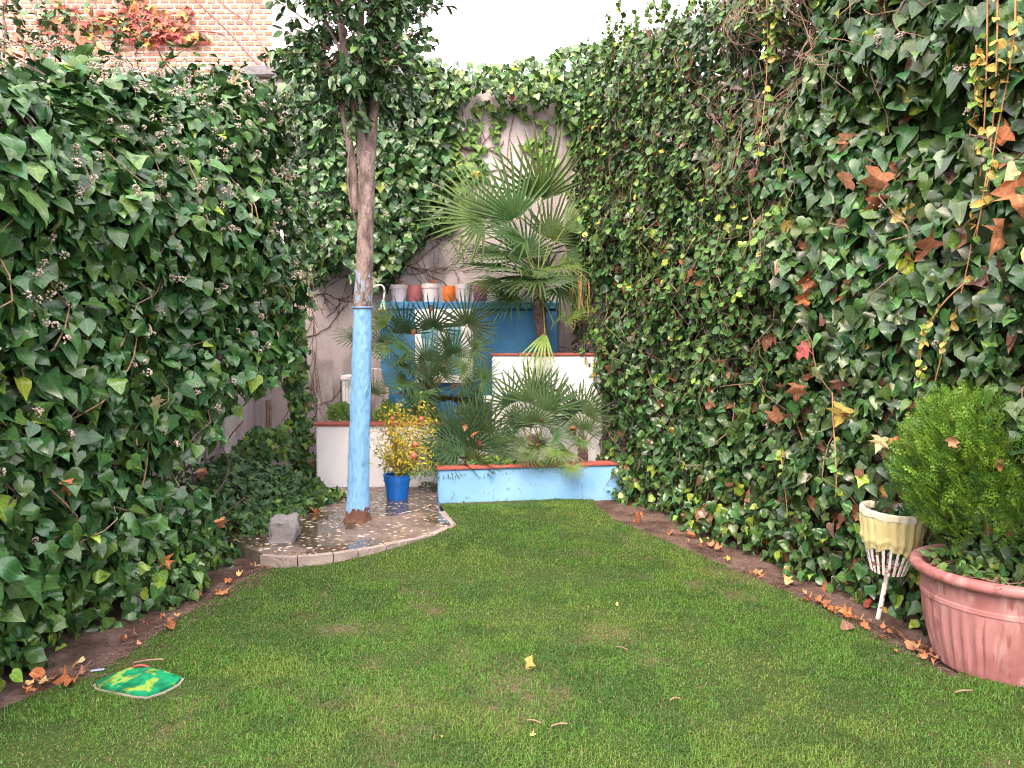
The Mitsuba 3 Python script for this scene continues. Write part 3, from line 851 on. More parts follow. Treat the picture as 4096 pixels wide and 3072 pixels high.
def make_right_ivy():
    rng = np.random.default_rng(202)
    k = thing('ivy', 'ivy covering the tall right wall, with dead brown leaves caught in it', 'ivy')
    sets = []
    def zone(y, z):   # small leaved, mixed part towards the far top
        return ss(5.0, 6.4, y) * ss(1.2, 2.2, z)
    for layer, (N, dep, shapes, front) in enumerate([(10500, (.0, .06), ('ivy', 'ivy3', 'heart', 'heart'), 1.0), (9000, (.06, .20), ('ivy3', 'heart'), .25), (8500, (.20, .50), ('heart',), .02)]):
        y = rng.uniform(1.9, 8.75, N); z = rng.uniform(0, 1, N) * right_top(y)
        end = np.interp(z, [0, .5, 1.0, 1.6, 2.2, 2.7, 3.2], [7.75, 7.75, 7.85, 7.85, 8.05, 8.5, 9.0])
        keep = y < end + .5 * nz(y, z, 3, 6) + rng.normal(size=N) * .06
        keep &= rng.random(N) > .22 * zone(y, z) * (layer == 0)
        y, z = y[keep], z[keep]
        n = grad(right_x, y, z, -1)
        x = right_x(y, z) + rng.uniform(*dep, len(y))
        P = np.stack([x, y, z], 1)
        low = ss(.7, .2, z)
        big = ss(5.4, 4.2, y) * ss(1.3, 2.2, z)
        size = rng.uniform(.058, .100, len(y)) * (1 + .45 * big) * (1 - .12 * low) * (1.15 if layer else 1)
        tip, nor = orient(n, rng, .95, .40, .40, .35)
        pal = np.where(rng.random(len(y)) < .22 + .3 * low, 1, rng.choice([0, 14], len(y), p=[.45, .55]))
        pal = np.where(rng.random(len(y)) < .015 + .10 * low, 2, pal)
        pal = np.where(rng.random(len(y)) < (.02, .12, .45)[layer], 6, pal)
        pal = np.where((rng.random(len(y)) < .004), 4, pal)
        which = rng.integers(0, len(shapes), len(y))
        for q, s in enumerate(shapes):
            m = which == q
            st = leaves(s, P[m], tip[m], nor[m], size[m], pal[m], .34, .42, .16, rng)
            st['front'] = np.full(m.sum(), front)
            sets.append(st)
    add_leaves(k, sets, 'leaf_gloss')
    for i in range(46):
        y = rng.uniform(4.9, 5.8)
        for t in creeper_stems(right_x, -1, [(y, rng.uniform(3.6, 4.25))], rng, -.03, 14, .10, (rng.normal() * .12, -1), (.004, .002)): part(k, 'stem', t, 'twig', True)
    for i in range(42):
        y = rng.uniform(3.3, 8.2); z = rng.uniform(.8, right_top(y) - .1)
        for t in creeper_stems(right_x, -1, [(y, z)], rng, .0, 12, .11, (rng.normal() * .2, -1), (.005, .003)): part(k, 'stem', t, 'twig', True)
    bits = []
    for i in range(260):
        y = rng.uniform(2.4, 8.4); z = rng.uniform(.4, right_top(y))
        bits += creeper_stems(right_x, -1, [(y, z)], rng, rng.uniform(.04, .35), 10, .12, (rng.normal() * .3, -.9), (.006, .003))
    part(k, 'stems', join(bits), 'twig', True, kind='stuff')
    stalks = []
    spots = [(2890, 20), (2925, 15), (3020, 10), (3080, 8), (3520, 170), (3490, 195), (3530, 195), (3620, 160), (2905, 350), (2915, 375), (3840, 290), (3860, 300), (3890, 445), (3500, 830), (3055, 890), (3090, 930), (3715, 1385), (3755, 1388), (2985, 1140), (3000, 1150), (2190, 445), (2560, 300), (2590, 330), (2330, 600), (2310, 620), (3080, 1710)]
    for px, py in spots:
        c = hit(right_x, -1, px, py)
        if c is None: continue
        n = nrm(np.array([-.7, -.5, .4]))
        for q in range(2):
            vf, uv, st = umbel(c + n * .03 + rng.normal(size=3) * .025 * q, n, .017, rng, 14)
            part(k, 'flower_head', vf, 'flower_bud', True, uv); stalks.append(st)
    part(k, 'flower_stalks', join(stalks), 'green_stem', True, kind='stuff')
make_right_ivy()

def sprigs(fx, side, starts, rng, n=10, step=.07, drift=(0, -1), leaf=.04, shape='round', pal=(1,), off=.03, pal_p=None, spread=.25):
    """Trailing stems with paired leaves: (tubes, leaf set)."""
    tubes, P, Tp, Nn, pl = [], [], [], [], []
    for y, z in starts:
        a = nrm(np.array(drift, float) + rng.normal(size=2) * .25)
        pts = []
        o = off * rng.uniform(.3, 2.2)
        for i in range(n):
            if z < .03: break
            q = np.array([float(fx(np.array(y), np.array(z))) + side * o, y, z])
            pts.append(q)
            n_ = np.array([side * .8, -.45, .35])
            for w in (-1, 1):
                if rng.random() < .15: continue
                P.append(q + rng.normal(size=3) * .008)
                Tp.append(np.array([rng.normal() * .2, w * .8, -.35 + rng.normal() * .35]) + n_ * .4)
                Nn.append(n_ + rng.normal(size=3) * .4)
                pl.append(rng.choice(pal, p=pal_p))
            a = nrm(a + rng.normal(size=2) * spread)
            y, z = y + a[0] * step, z + a[1] * step
        if len(pts) > 3: tubes.append(tube(np.array(pts), np.linspace(.0035, .002, len(pts)), 4))
    P = np.array(P)
    s = leaves(shape, P, np.array(Tp), np.array(Nn), rng.uniform(.75, 1.25, len(P)) * leaf, np.array(pl), .25, .25, .08, rng)
    return tubes, s

def make_honeysuckle():
    rng = np.random.default_rng(303)
    k = thing('honeysuckle', 'small leaved climber with yellowing leaves tangled over the far upper part of the right wall', 'climbing plant')
    st = []
    for i in range(230):
        y = rng.uniform(5.0, 8.75); z = rng.uniform(1.6, right_top(y) + .08)
        if rng.random() > .25 + ss(5.2, 6.6, y) * .75: continue
        st.append((y, z))
    tb, s = sprigs(right_x, -1, st, rng, 11, .065, (.1, -1), .064, 'round', (1, 3, 2, 4), .04, [.82, .14, .03, .01])
    s['front'] = np.ones(len(s['P']))
    add_leaves(k, [s], 'leaf_satin')
    part(k, 'stems', join(tb), 'twig', True, kind='stuff')
    # loose shoots over the top edge
    P, Tp, tb = [], [], []
    for i in range(70):
        y = rng.uniform(5.2, 8.7); z = right_top(y) - .05
        x = float(right_x(np.array(y), np.array(z - .35))) + rng.uniform(.0, .4)
        d = nrm(np.array([rng.normal() * .5, rng.normal() * .4, 1.0]))
        pts = np.array([x, y, z]) + d * np.linspace(0, rng.uniform(.08, .26), 6)[:, None]
        tb.append(tube(pts, .0025, 4))
        for q in pts[1:]:
            for w in range(3):
                P.append(q); Tp.append(rng.normal(size=3) + d * .6)
    P, Tp = np.array(P), np.array(Tp)
    s2 = leaves('round', P, Tp, rng.normal(size=P.shape) + [0, -.3, 1], rng.uniform(.03, .06, len(P)), rng.choice([1, 3], len(P)), .3, .2, .1, rng)
    vf, uv = flat([s2]); part(k, 'top_shoots', vf, 'leaf_satin', True, uv, kind='stuff')
    part(k, 'shoot_stems', join(tb), 'twig', True, kind='stuff')
make_honeysuckle()

# ivy on the back wall
def back_y(x, z, thick): return YB - thick
def make_back_ivy():
    rng = np.random.default_rng(404)
    def build(name, label, N, region, size, pals, pp, thick, flowers=0, matte='leaf_gloss', shapes=('ivy', 'ivy3', 'heart')):
        """region(px, py) -> density for pixels / 4 on the back wall plane."""
        k = thing('ivy', label, 'ivy')
        x, z = rng.uniform(-3.0, 2.2, N), rng.uniform(.1, 5.0, N)
        px, py, _ = project(np.stack([x, x * 0 + YB - .1, z], 1))
        den = region(px, py)
        keep = rng.random(N) < den
        x, z = x[keep], z[keep]
        N2 = len(x)
        th = thick(x, z) + .12 * (meshkit.fbm(np.stack([x * 3, z * 3, x * 0], -1), 3, 4) - .3) * (thick(x, z) > .06)
        dep = rng.random(N2) ** 1.5
        y = YB - .02 - np.maximum(th, .02) * (1 - dep)
        P = np.stack([x, y, z], 1)
        n = np.tile(np.array([[0.0, -1.0, .1]]), (N2, 1))
        tip, nor = orient(n, rng, .9, .5, .40, .25)
        pal = rng.choice(pals, N2, p=pp)
        sets = []
        which = rng.integers(0, len(shapes), N2)
        sz = rng.uniform(*size, N2)
        for q, s in enumerate(shapes):
            m = which == q
            st = leaves(s, P[m], tip[m], nor[m], sz[m], pal[m], .28, .25, .08, rng)
            if st is not None:
                st['front'] = np.where(dep[m] < .35, 1, .1)
                sets.append(st)
        add_leaves(k, sets, matte)
        if flowers:
            idx = rng.permutation(np.nonzero(dep < .2)[0])[:flowers]
            stalks = []
            for i in idx:
                vf, uv, st = umbel(P[i] + [0, -.04, .02], nrm(np.array([0, -.8, .5])), .021, rng, 14)
                part(k, 'flower_head', vf, 'flower_bud', True, uv); stalks.append(st)
            part(k, 'flower_stalks', join(stalks), 'green_stem', True, kind='stuff')
        return k
    def mass(px, py):      # behind the tree
        n = meshkit.fbm(np.stack([px / 28, py / 28, px * 0], -1), 3, 1) - .5
        hem = np.interp(px, [265, 290, 320, 345, 380, 410, 440, 470], [150, 235, 285, 262, 292, 268, 225, 150]) + 40 * n
        left = np.interp(py, [60, 95, 130, 180, 230, 290], [296, 288, 280, 286, 292, 296]) + 20 * n
        return (py > 62) * (py < hem) * (px > left) * (px < 470 + 60 * n) * np.where(px < 440, 1.0, .35)
    build('ivy', 'dark ivy with pale flower heads hanging on the back wall behind the tree trunk', 19000, mass, (.075, .120), [0, 1, 2], [.68, .31, .01],
          lambda x, z: np.interp(x, [-2.9, -2.3, -1.2, -.5], [.25, .5, .45, .12]), 60)
    def crest(px, py):
        n = meshkit.fbm(np.stack([px / 24, py / 24, px * 0], -1), 3, 2) - .5
        top = np.interp(px, [420, 500, 560, 640], [72, 68, 60, 40]) - 12 * n
        low = np.interp(px, [420, 470, 520, 560, 600, 650], [112, 104, 100, 110, 165, 230]) + 34 * n
        return (px > 415) * (px < 660) * (py > top) * (py < low) * 1.0
    k = build('ivy', 'bright ivy crest along the top of the back wall, right of the tree', 26000, crest, (.06, .10), [1, 3, 0, 2], [.58, .22, .17, .03],
              lambda x, z: 0 * x + .38, 12)
    def trail(px, py):
        n = meshkit.fbm(np.stack([px / 16, py / 16, px * 0], -1), 3, 3)
        low = np.interp(px, [410, 440, 465, 490, 520, 560, 590], [235, 232, 205, 178, 165, 175, 240])
        return (px > 405) * (px < 600) * (py > 100) * (py < low + 30 * (n - .5)) * np.where(px < 480, n > .44, n > .52) * np.where(px < 480, .9, .6)
    k = build('ivy', 'pale yellow green ivy trailing down the back wall right of the tree trunk', 15000, trail, (.07, .105), [3, 2, 1], [.62, .04, .34], lambda x, z: 0 * x + .05, 0, 'leaf_satin')
    for px in (418, 432, 444, 462, 478, 500, 515, 534):
        p0 = at(px * 4, 400 + rng.uniform(-20, 60), YB - .03); p1 = at(px * 4 + rng.normal() * 40, 820 + rng.normal() * 60, YB - .03)
        part(k, 'stem', tube(curve([p0, (p0 + p1) / 2 + [rng.normal() * .06, 0, 0], p1], 10), np.linspace(.008, .004, 10), 5), 'twig', True)
make_back_ivy()

def make_recess_ivy():
    """Ivy in the left corner: hanging strands, ground cover."""
    rng = np.random.default_rng(505)
    k = thing('ivy', 'light green ivy strands hanging in the rear left corner beside the white planter', 'ivy')
    P, n = [], []
    for i in range(950):
        py = rng.uniform(1250, 2000)
        cx = np.interp(py, [1080, 1300, 1600, 1800, 2000], [1140, 1165, 1190, 1205, 1262])
        wd = np.interp(py, [1080, 1400, 1700, 1850, 2000], [60, 45, 38, 55, 75])
        px = cx + rng.normal() * wd * .5
        P.append(at(px, py, rng.uniform(7.85, 8.3)))
    for i in range(900):
        px, py = rng.uniform(930, 1160), rng.uniform(1700, 2080)
        if meshkit.noise(np.array([px / 60, py / 60, 3.0])) < .45: continue
        P.append(at(px, py, rng.uniform(7.0, 7.5)))
    P = np.array(P); N = len(P)
    tip, nor = orient(np.tile(nrm(np.array([[.5, -.85, .1]])), (N, 1)), rng, .9, .45, .45, .3)
    pal = rng.choice([1, 3, 2, 0], N, p=[.5, .2, .1, .2])
    m = rng.random(N) < .6
    s1 = leaves('ivy', P[m], tip[m], nor[m], rng.uniform(.05, .09, m.sum()), pal[m], .3, .25, .1, rng)
    s2 = leaves('oval', P[~m], tip[~m], nor[~m], rng.uniform(.05, .09, (~m).sum()), pal[~m], .3, .25, .1, rng)
    add_leaves(k, [s1, s2], 'leaf_satin', 250)
    for px0, px1, y in [(1068, 1052, 7.6), (1078, 1062, 7.62)]:
        p0, p1 = at(px0, 1600, y), at(px1, 1850, y)
        part(k, 'stem', tube(curve([p0, (p0 + p1) / 2 + [.02, 0, 0], p1], 10), .016, 6), 'twig', True, label='thick woody ivy stem')
    bits = []
    for i in range(40):
        p0 = at(rng.uniform(1150, 1260), rng.uniform(1050, 1700), 8.1)
        bits.append(tube(curve([p0, p0 + [rng.normal() * .05, 0, -.25], p0 + [rng.normal() * .1, 0, -.55]], 8), .004, 4))
    part(k, 'stems', join(bits), 'twig', True, kind='stuff')
    # ground cover along the paving
    k = thing('ground_cover', 'low small leaved shrub and ivy strip along the left edge of the pebble paving', 'ground cover plant')
    P = []
    while len(P) < 3600:
        t = rng.random() ** .8
        a = ground(1000, 2150, PAVE_Z) * (1 - t) + ground(1360, 1990, PAVE_Z) * t
        w = rng.uniform(-.75, .04) * (1 - .25 * t)
        hmax = .08 + .46 * ss(-.02, -.45, w) * (1 - .50 * t)
        q = a + np.array([w, -.1 * w, 0])
        q[2] = PAVE_Z + rng.uniform(0, 1) ** .7 * hmax * (.7 + .6 * meshkit.noise(np.array([q[0] * 4, q[1] * 4, 1.0])))
        P.append(q)
    P = np.array(P); N = len(P)
    nn = nrm(np.array([.5, -.6, .7]) + rng.normal(size=(N, 3)) * .3)
    tip, nor = orient(nn, rng, .25, .3, .6, .5)
    low = ss(.30, .12, P[:, 2])
    pal = np.where(rng.random(N) < .3 + .5 * low, 1, 11)
    pal = np.where(rng.random(N) < .25 * low, 3, pal)
    m = rng.random(N) < .65 - .4 * low
    s1 = leaves('oval', P[m], tip[m], nor[m], rng.uniform(.04, .075, m.sum()), pal[m], .3, .25, .1, rng)
    s2 = leaves('ivy', P[~m], tip[~m], nor[~m], rng.uniform(.045, .075, (~m).sum()), pal[~m], .3, .25, .1, rng)
    add_leaves(k, [s1, s2], 'leaf_satin')
make_recess_ivy()

# ------------------------------------------------------------------ bare creeper on the back wall
def make_bare_creeper():
    rng = np.random.default_rng(606)
    k = thing('bare_creeper', 'leafless brown creeper stems branching over the concrete back wall', 'climbing plant')
    main, fine = [], []
    def walk(p, a, n, r, depth):
        pts = [p.copy()]
        for i in range(n):
            a += rng.normal() * .28
            p = p + np.array([math.cos(a) * .055, rng.normal() * .003, math.sin(a) * .055])
            p[1] = np.clip(p[1], YB - .03, YB - .006)
            pts.append(p.copy())
            if depth < 2 and rng.random() < .22:
                walk(p.copy(), a + rng.choice([-1, 1]) * rng.uniform(.4, 1.1), max(3, int(n * rng.uniform(.3, .7))), r * .65, depth + 1)
            if rng.random() < .5:
                e = p + np.array([math.cos(a + 1.5), 0, math.sin(a + 1.5)]) * rng.uniform(-.025, .025)
                fine.append(tube([p, (p + e) / 2, e], [r * .5, r * .4, r * .3], 3))
        (main if depth == 0 else fine).append(tube(np.array(pts), np.linspace(r, r * .5, len(pts)), 4))
    for px, py, a, n, r in [(1185, 1250, .9, 14, .009), (1200, 1360, .5, 12, .008), (1250, 1120, .2, 13, .007), (1300, 1030, -.8, 12, .006), (1220, 1660, .6, 8, .008), (1240, 1690, .9, 8, .008), (1280, 1620, .2, 6, .006),
                            (1510, 1130, 2.4, 14, .006), (1560, 1060, .3, 20, .006), (1500, 1000, .05, 22, .006), (1540, 960, .15, 20, .006), (1570, 1120, .5, 16, .005), (1640, 1040, .25, 16, .005),
                            (1700, 1000, 2.6, 16, .005), (1620, 880, -.2, 16, .005), (1700, 780, -.3, 12, .006), (1790, 560, -1.0, 13, .011), (1850, 640, -.7, 12, .007), (1740, 470, -1.1, 14, .010), (1930, 700, 2.2, 12, .005),
                            (1650, 700, .1, 16, .005), (2380, 1450, 1.9, 9, .004), (2350, 1390, .4, 8, .004), (2410, 1300, -.5, 7, .004), (1850, 1085, .1, 14, .005), (2060, 1150, .2, 10, .005)]:
        walk(at(px, py, YB - .012), a, n, r, 0)
    for t in main: part(k, 'stem', t, 'dry_stem', True)
    part(k, 'twigs', join(fine), 'dry_stem', True, kind='stuff')
    # red creeper on the building
    k = thing('creeper', 'red and yellow autumn creeper climbing over the pale brick wall', 'climbing plant')
    Y = 12.575
    def st(pts, r): part(k, 'stem', tube(curve([at(a, b, Y) for a, b in pts], 18), np.linspace(r, r * .6, 18), 5), 'red_stem', True)
    st([(1035, 258), (960, 175), (900, 110), (830, 45), (770, -20)], .022)
    st([(1085, 250), (1040, 165), (985, 85), (920, 40), (870, -20)], .016)
    st([(900, 140), (830, 125), (740, 128), (650, 120)], .012)
    st([(985, 85), (1000, 45), (1020, -10)], .012)
    st([(530, 100), (535, 40), (530, -30)], .02)
    P, pal = [], []
    for i in range(470):
        cx, cy, sx, sy = [(590, 110, 60, 22), (520, 80, 60, 30), (640, 130, 40, 15), (745, 55, 8, 16), (540, 20, 14, 30), (330, 70, 110, 40), (780, 150, 30, 10)][rng.choice(7, p=[.3, .22, .16, .04, .12, .12, .04])]
        P.append(at(cx + rng.normal() * sx, cy + rng.normal() * sy, Y - rng.uniform(.02, .12)))
        pal.append(rng.choice([7, 5, 4], p=[.55, .25, .20]))
    P = np.array(P); N = len(P)
    tip, nor = orient(np.tile([[0, -1.0, 0]], (N, 1)), rng, .9, .3, .4, .2)
    add_leaves(k, [leaves('plane', P, tip, nor, rng.uniform(.09, .16, N), np.array(pal), .3, .3, .1, rng)], 'leaf_satin')
make_bare_creeper()

def shoots(parent, specs, rng, leaf=(.04, .07), shape='oval', pal=(1, 0), pp=(.6, .4), stem='twig', gap=.05, rad=.005):
    """Upright leafy shoots: each one a part."""
    for pts in specs:
        c = curve(pts, 16)
        L = np.linalg.norm(np.diff(c, axis=0), axis=1).sum()
        key = part(parent, 'shoot', tube(c, np.linspace(rad, rad * .4, 16), 5), stem, True)
        n = max(4, int(L / gap))
        P, Tp = [], []
        for i in range(n):
            t = .2 + .8 * i / (n - 1)
            q = np.array([np.interp(t, np.linspace(0, 1, 16), c[:, j]) for j in range(3)])
            for w in (0, 1):
                a = rng.uniform(0, 6.28)
                P.append(q); Tp.append([math.cos(a), math.sin(a) * .8, .55 + rng.normal() * .3])
        P, Tp = np.array(P), np.array(Tp)
        s = leaves(shape, P, Tp, np.array([0, -.3, 1]) + rng.normal(size=P.shape) * .4, rng.uniform(*leaf, len(P)), rng.choice(pal, len(P), p=pp), .5, .5, .1, rng)
        vf, uv = flat([s])
        part(key, 'leaf_spray', vf, 'leaf_satin', True, uv, kind='stuff')

def make_top_shrub():
    rng = np.random.default_rng(707)
    k = thing('shrub', 'wispy shrub with upright shoots and orange leaves above the left ivy', 'shrub')
    sp = []
    for px0, py0, px1, py1, y in [(60, 300, 20, 120, 4.6), (150, 240, 60, 20, 4.8), (180, 190, 110, -20, 5.0), (240, 200, 150, -30, 5.1), (285, 150, 250, 60, 5.2), (300, 180, 235, 10, 5.2), (370, 230, 350, -20, 5.4), (420, 170, 470, 10, 5.5),
                                  (480, 190, 510, 30, 5.5), (540, 190, 575, 10, 5.6), (590, 260, 850, 145, 5.7), (110, 130, 90, -10, 4.9), (330, 220, 280, 90, 5.2), (450, 260, 430, 120, 5.5), (20, 240, 10, 30, 4.4), (90, 240, 40, 40, 4.5), (200, 240, 180, 60, 4.9), (260, 220, 220, 70, 5.0), (400, 240, 390, 80, 5.3), (500, 230, 470, 90, 5.5), (570, 250, 620, 120, 5.7), (640, 270, 700, 190, 5.8), (720, 290, 800, 200, 5.9), (840, 300, 870, 230, 6.1), (930, 320, 990, 240, 6.3)]:
        a, b = at(px0, py0 + 60, y), at(px1, py1, y + rng.uniform(-.1, .3))
        sp.append([a, (a + b) / 2 + rng.normal(size=3) * .04 + [0, 0, .04], b])
    shoots(k, sp, rng, (.045, .085), 'oval', (11, 1, 5), (.55, .35, .10), 'twig', .055)
    P = np.array([at(rng.normal(330, 60) if i < 30 else rng.normal(60, 50), rng.normal(190, 35), rng.uniform(5.0, 5.5)) for i in range(42)])
    N = len(P)
    tip, nor = orient(np.tile([[.3, -1.0, .2]], (N, 1)), rng, .5, .5, .6, .3)
    add_leaves(k, [leaves('oval', P, tip, nor, rng.uniform(.08, .13, N), np.full(N, 5), .3, .3, .1, rng)], 'leaf_satin', 60)
make_top_shrub()

# ------------------------------------------------------------------ tree
def make_tree():
    rng = np.random.default_rng(808)
    k = thing('tree', 'tree with a sky blue painted trunk rising from the pebble paving', 'tree')
    Y = 6.29
    path = [(1430, 2096), (1434, 1900), (1443, 1560), (1451, 1240), (1458, 1050), (1464, 850), (1467, 700), (1466, 610)]
    c = curve([at(a, b, Y) for a, b in path], 150)
    rad = np.interp(c[:, 2], [.05, .12, .3, 1.0, 1.82, 2.5, 3.1, 3.3], [.104, .094, .088, .082, .074, .064, .067, .058])
    kk = 40
    V, Fc = tube(c, rad, kk)
    cen = np.repeat(c, kk, 0)
    d = nrm(V - cen)
    q = V * [38, 38, 9]
    ridge = (meshkit.fbm(q * [1.3, 1.3, 1.1], 3, 3) - .5) * .018 + (meshkit.noise(V * [9, 9, 4], 5) - .5) * .008
    flare = np.exp(-(V[:, 2] - PAVE_Z) / .06) * .012 * (1 + np.sin(np.arctan2(d[:, 1], d[:, 0]) * 4))
    V = V + d * (ridge + flare)[:, None]
    part(k, 'trunk', (V, Fc), 'painted_bark', True, label='trunk painted blue below, bare bark above')
    zc = at(1451, 1229, Y)
    ring = np.array([[zc[0] + .084 * math.cos(t), Y + .084 * math.sin(t), zc[2] + .004 * math.sin(t)] for t in np.linspace(0, 2 * np.pi, 33)])
    part(k, 'wire', tube(ring, .005, 6), 'sky_blue_paint', True, label='blue wire tied round the trunk')
    fork = c[-1]
    limbs = []
    def limb(pts, r0, r1, nm='branch'):
        cc = curve(pts, 22)
        V, Fc = tube(cc, np.linspace(r0, r1, 22), 12)
        V = V + nrm(V - np.repeat(cc, 12, 0)) * ((meshkit.fbm(V * [30, 30, 9], 3, 2) - .5) * .010)[:, None]
        part(k, nm, (V, Fc), 'tree_bark', True)
        limbs.append(cc)
    P = lambda px, py, y=Y: at(px, py, y)
    limb([fork - [.025, 0, .10], P(1440, 520), P(1418, 400), P(1392, 290), P(1370, 150), P(1350, -40)], .050, .022)
    limb([fork - [-.02, 0, .10], P(1490, 520), P(1497, 400), P(1503, 300), P(1530, 120, Y - .1), P(1570, -80, Y - .15)], .046, .020)
    limb([fork - [0, -.02, .10], P(1470, 500, Y + .12), P(1448, 380, Y + .18), P(1440, 200, Y + .2), P(1450, -60, Y + .2)], .042, .020)
    limb([P(1436, 850), P(1416, 770), P(1412, 680), P(1395, 560, Y - .05), P(1370, 440, Y - .08), P(1357, 330, Y - .1)], .034, .024)
    limb([P(1357, 380, Y - .1), P(1310, 260, Y - .15), P(1240, 160, Y - .1), P(1170, 110, Y)], .024, .008)
    limb([P(1503, 300), P(1570, 210, Y - .2), P(1650, 130, Y - .2)], .020, .008)
    limb([P(1392, 290), P(1320, 120, Y + .2), P(1260, 20, Y + .2)], .018, .008)
    limb([P(1420, 880, Y - .06), P(1400, 800, Y - .12), P(1390, 700, Y - .14), P(1405, 560, Y - .16)], .010, .004)
    # crown
    C = np.array([-1.30, 6.27, 4.15]); RAD = np.array([.80, .74, 1.10])
    NL = 6400
    tw = []
    P_, T_ = [], []
    for i in range(470):
        u = nrm(rng.normal(size=3)) * rng.uniform(.25, 1.0) ** .5
        e = C + u * RAD * (1 + .22 * (meshkit.noise(u[None] * 2.5 + 5)[0] - .5) * 2)
        b = C + (e - C) * rng.uniform(.35, .6) + [0, 0, -.15]
        if e[2] < 3.12 + .1 * rng.normal(): continue
        px_, py_, _ = project(e)
        if meshkit.noise(np.array([e[0] * 4, e[1] * 4, e[2] * 4])) < .38: continue
        cc = curve([b, (b + e) / 2 + rng.normal(size=3) * .03, e], 7)
        tw.append(tube(cc, np.linspace(.006, .002, 7), 4))
        for t in np.linspace(.3, 1, 9):
            q = np.array([np.interp(t, np.linspace(0, 1, 7), cc[:, j]) for j in range(3)])
            for w in range(2):
                P_.append(q + rng.normal(size=3) * .015); T_.append(nrm(e - b) * .6 + rng.normal(size=3) * .7 + [0, 0, -.25])
    part(k, 'twigs', join(tw), 'twig', True, kind='stuff')
    P_, T_ = np.array(P_), np.array(T_)
    N = len(P_)
    nor = np.array([0, -.15, 1.0]) + rng.normal(size=(N, 3)) * .5
    pal = rng.choice([11, 1, 0], N, p=[.72, .18, .10])
    s = leaves('oval', P_, T_, nor, rng.uniform(.055, .095, N), pal, .5, .45, .08, rng, 1.15)
    s['front'] = np.where(P_[:, 1] < 6.2, 1, .3)
    add_leaves(k, [s], 'leaf_gloss', mass='crown')
make_tree()

# ------------------------------------------------------------------ fan palms
def fan(hub, axis, normal, r, rng, nseg=34, spread=2.3, joined=.42, droop=.25, stiff=.0, pal=8, wseg=1.0, cup=.15):
    """One fan leaf: pleated segments joined near the hub, free and tapering outside."""
    nseg = max(5, int(round(nseg * spread / 2.2)))
    Y = nrm(axis); Z = nrm(normal - (normal @ Y) * Y); X = np.cross(Y, Z)
    Vs, Fs, U, o = [], [], [], 0
    ang = np.linspace(-spread, spread, nseg) + rng.normal(size=nseg) * .012
    da = 2 * spread / nseg
    for i, a in enumerate(ang):
        L = r * (1 - .22 * (abs(a) / max(spread, 1e-6)) ** 2) * rng.uniform(.90, 1.04)
        ts = np.array([.03, joined, .70, .88, 1.0])
        wd = np.array([.02, joined * da * .5, joined * da * .50 * wseg, joined * da * .34 * wseg, .002]) * r
        dirv = np.array([math.sin(a), math.cos(a)]); perp = np.array([math.cos(a), -math.sin(a)])
        dp = droop * rng.uniform(.6, 1.4); bend = rng.normal() * .05
        kink = rng.random() < .12
        for t, w in zip(ts, wd):
            z = cup * r * t * abs(math.sin(a)) * .6 - dp * r * max(t - .35, 0) ** 2 * 1.6 - (.25 * r * (t - .7) if kink and t > .7 else 0)
            cxy = dirv * L * t + perp * bend * r * max(t - .4, 0)
            for s_, zz in ((-1, .35), (0, -.35), (1, .35)):
                q = cxy + perp * w * s_
                Vs.append(hub + q[0] * X + q[1] * Y + (z + zz * w * 1.0) * Z)
                U.append((0, 0))
        for j in range(4):
            b = o + j * 3
            Fs += [(b, b + 1, b + 4), (b, b + 4, b + 3), (b + 1, b + 2, b + 5), (b + 1, b + 5, b + 4)]
        o += 15
    U = np.tile([[rng.integers(0, 400) + .93, pal + .5]], (o, 1))
    return (np.array(Vs), np.array(Fs)), U

def palm(label, base, fans, trunk, rng, Y, pal, nseg=34, spread=2.3, joined=.42, droop=.25, wseg=1.0, petr=.006, dead=()):
    k = thing('fan_palm', label, 'palm')
    if trunk is not None:
        V, Fc = tube(curve(trunk[0], 40), trunk[1], 18)
        V = V + (meshkit.fbm(V * 45, 3, 3)[:, None] - .5) * .03
        part(k, 'trunk', (V, Fc), 'dry_stem', False)
    for f in fans:
        px, py, ang, rp, dy, tilt = f[:6]
        sp = f[6] if len(f) > 6 else spread
        pl = f[7] if len(f) > 7 else pal
        dr_ = f[8] if len(f) > 8 else droop
        y = Y + dy
        hub = at(px, py, y)
        r = rp / 4 / FOCAL * y
        a = math.radians(ang)
        axis = nrm(np.array([math.cos(a), -.25 + .1 * rng.normal() + dy * .4 - 1.3 * tilt ** 2, math.sin(a) * (1 - .75 * tilt)]))
        nor = nrm(np.array([rng.normal() * .15, -1.0 * (1 - tilt), .25 + tilt * 1.2]))
        vf, uv = fan(hub, axis, nor, r, rng, nseg, sp, joined, dr_, 0, pl, wseg)
        key = part(k, 'fan_leaf', vf, 'leaf_satin', True, uv)
        b = base + rng.normal(size=3) * [.03, .03, .02]
        mid = (b + hub) / 2 + [0, 0, .04]
        part(key, 'stalk', tube(curve([b, mid, hub], 9), np.linspace(petr * 1.4, petr, 9), 5), 'green_stem', True)
    return k

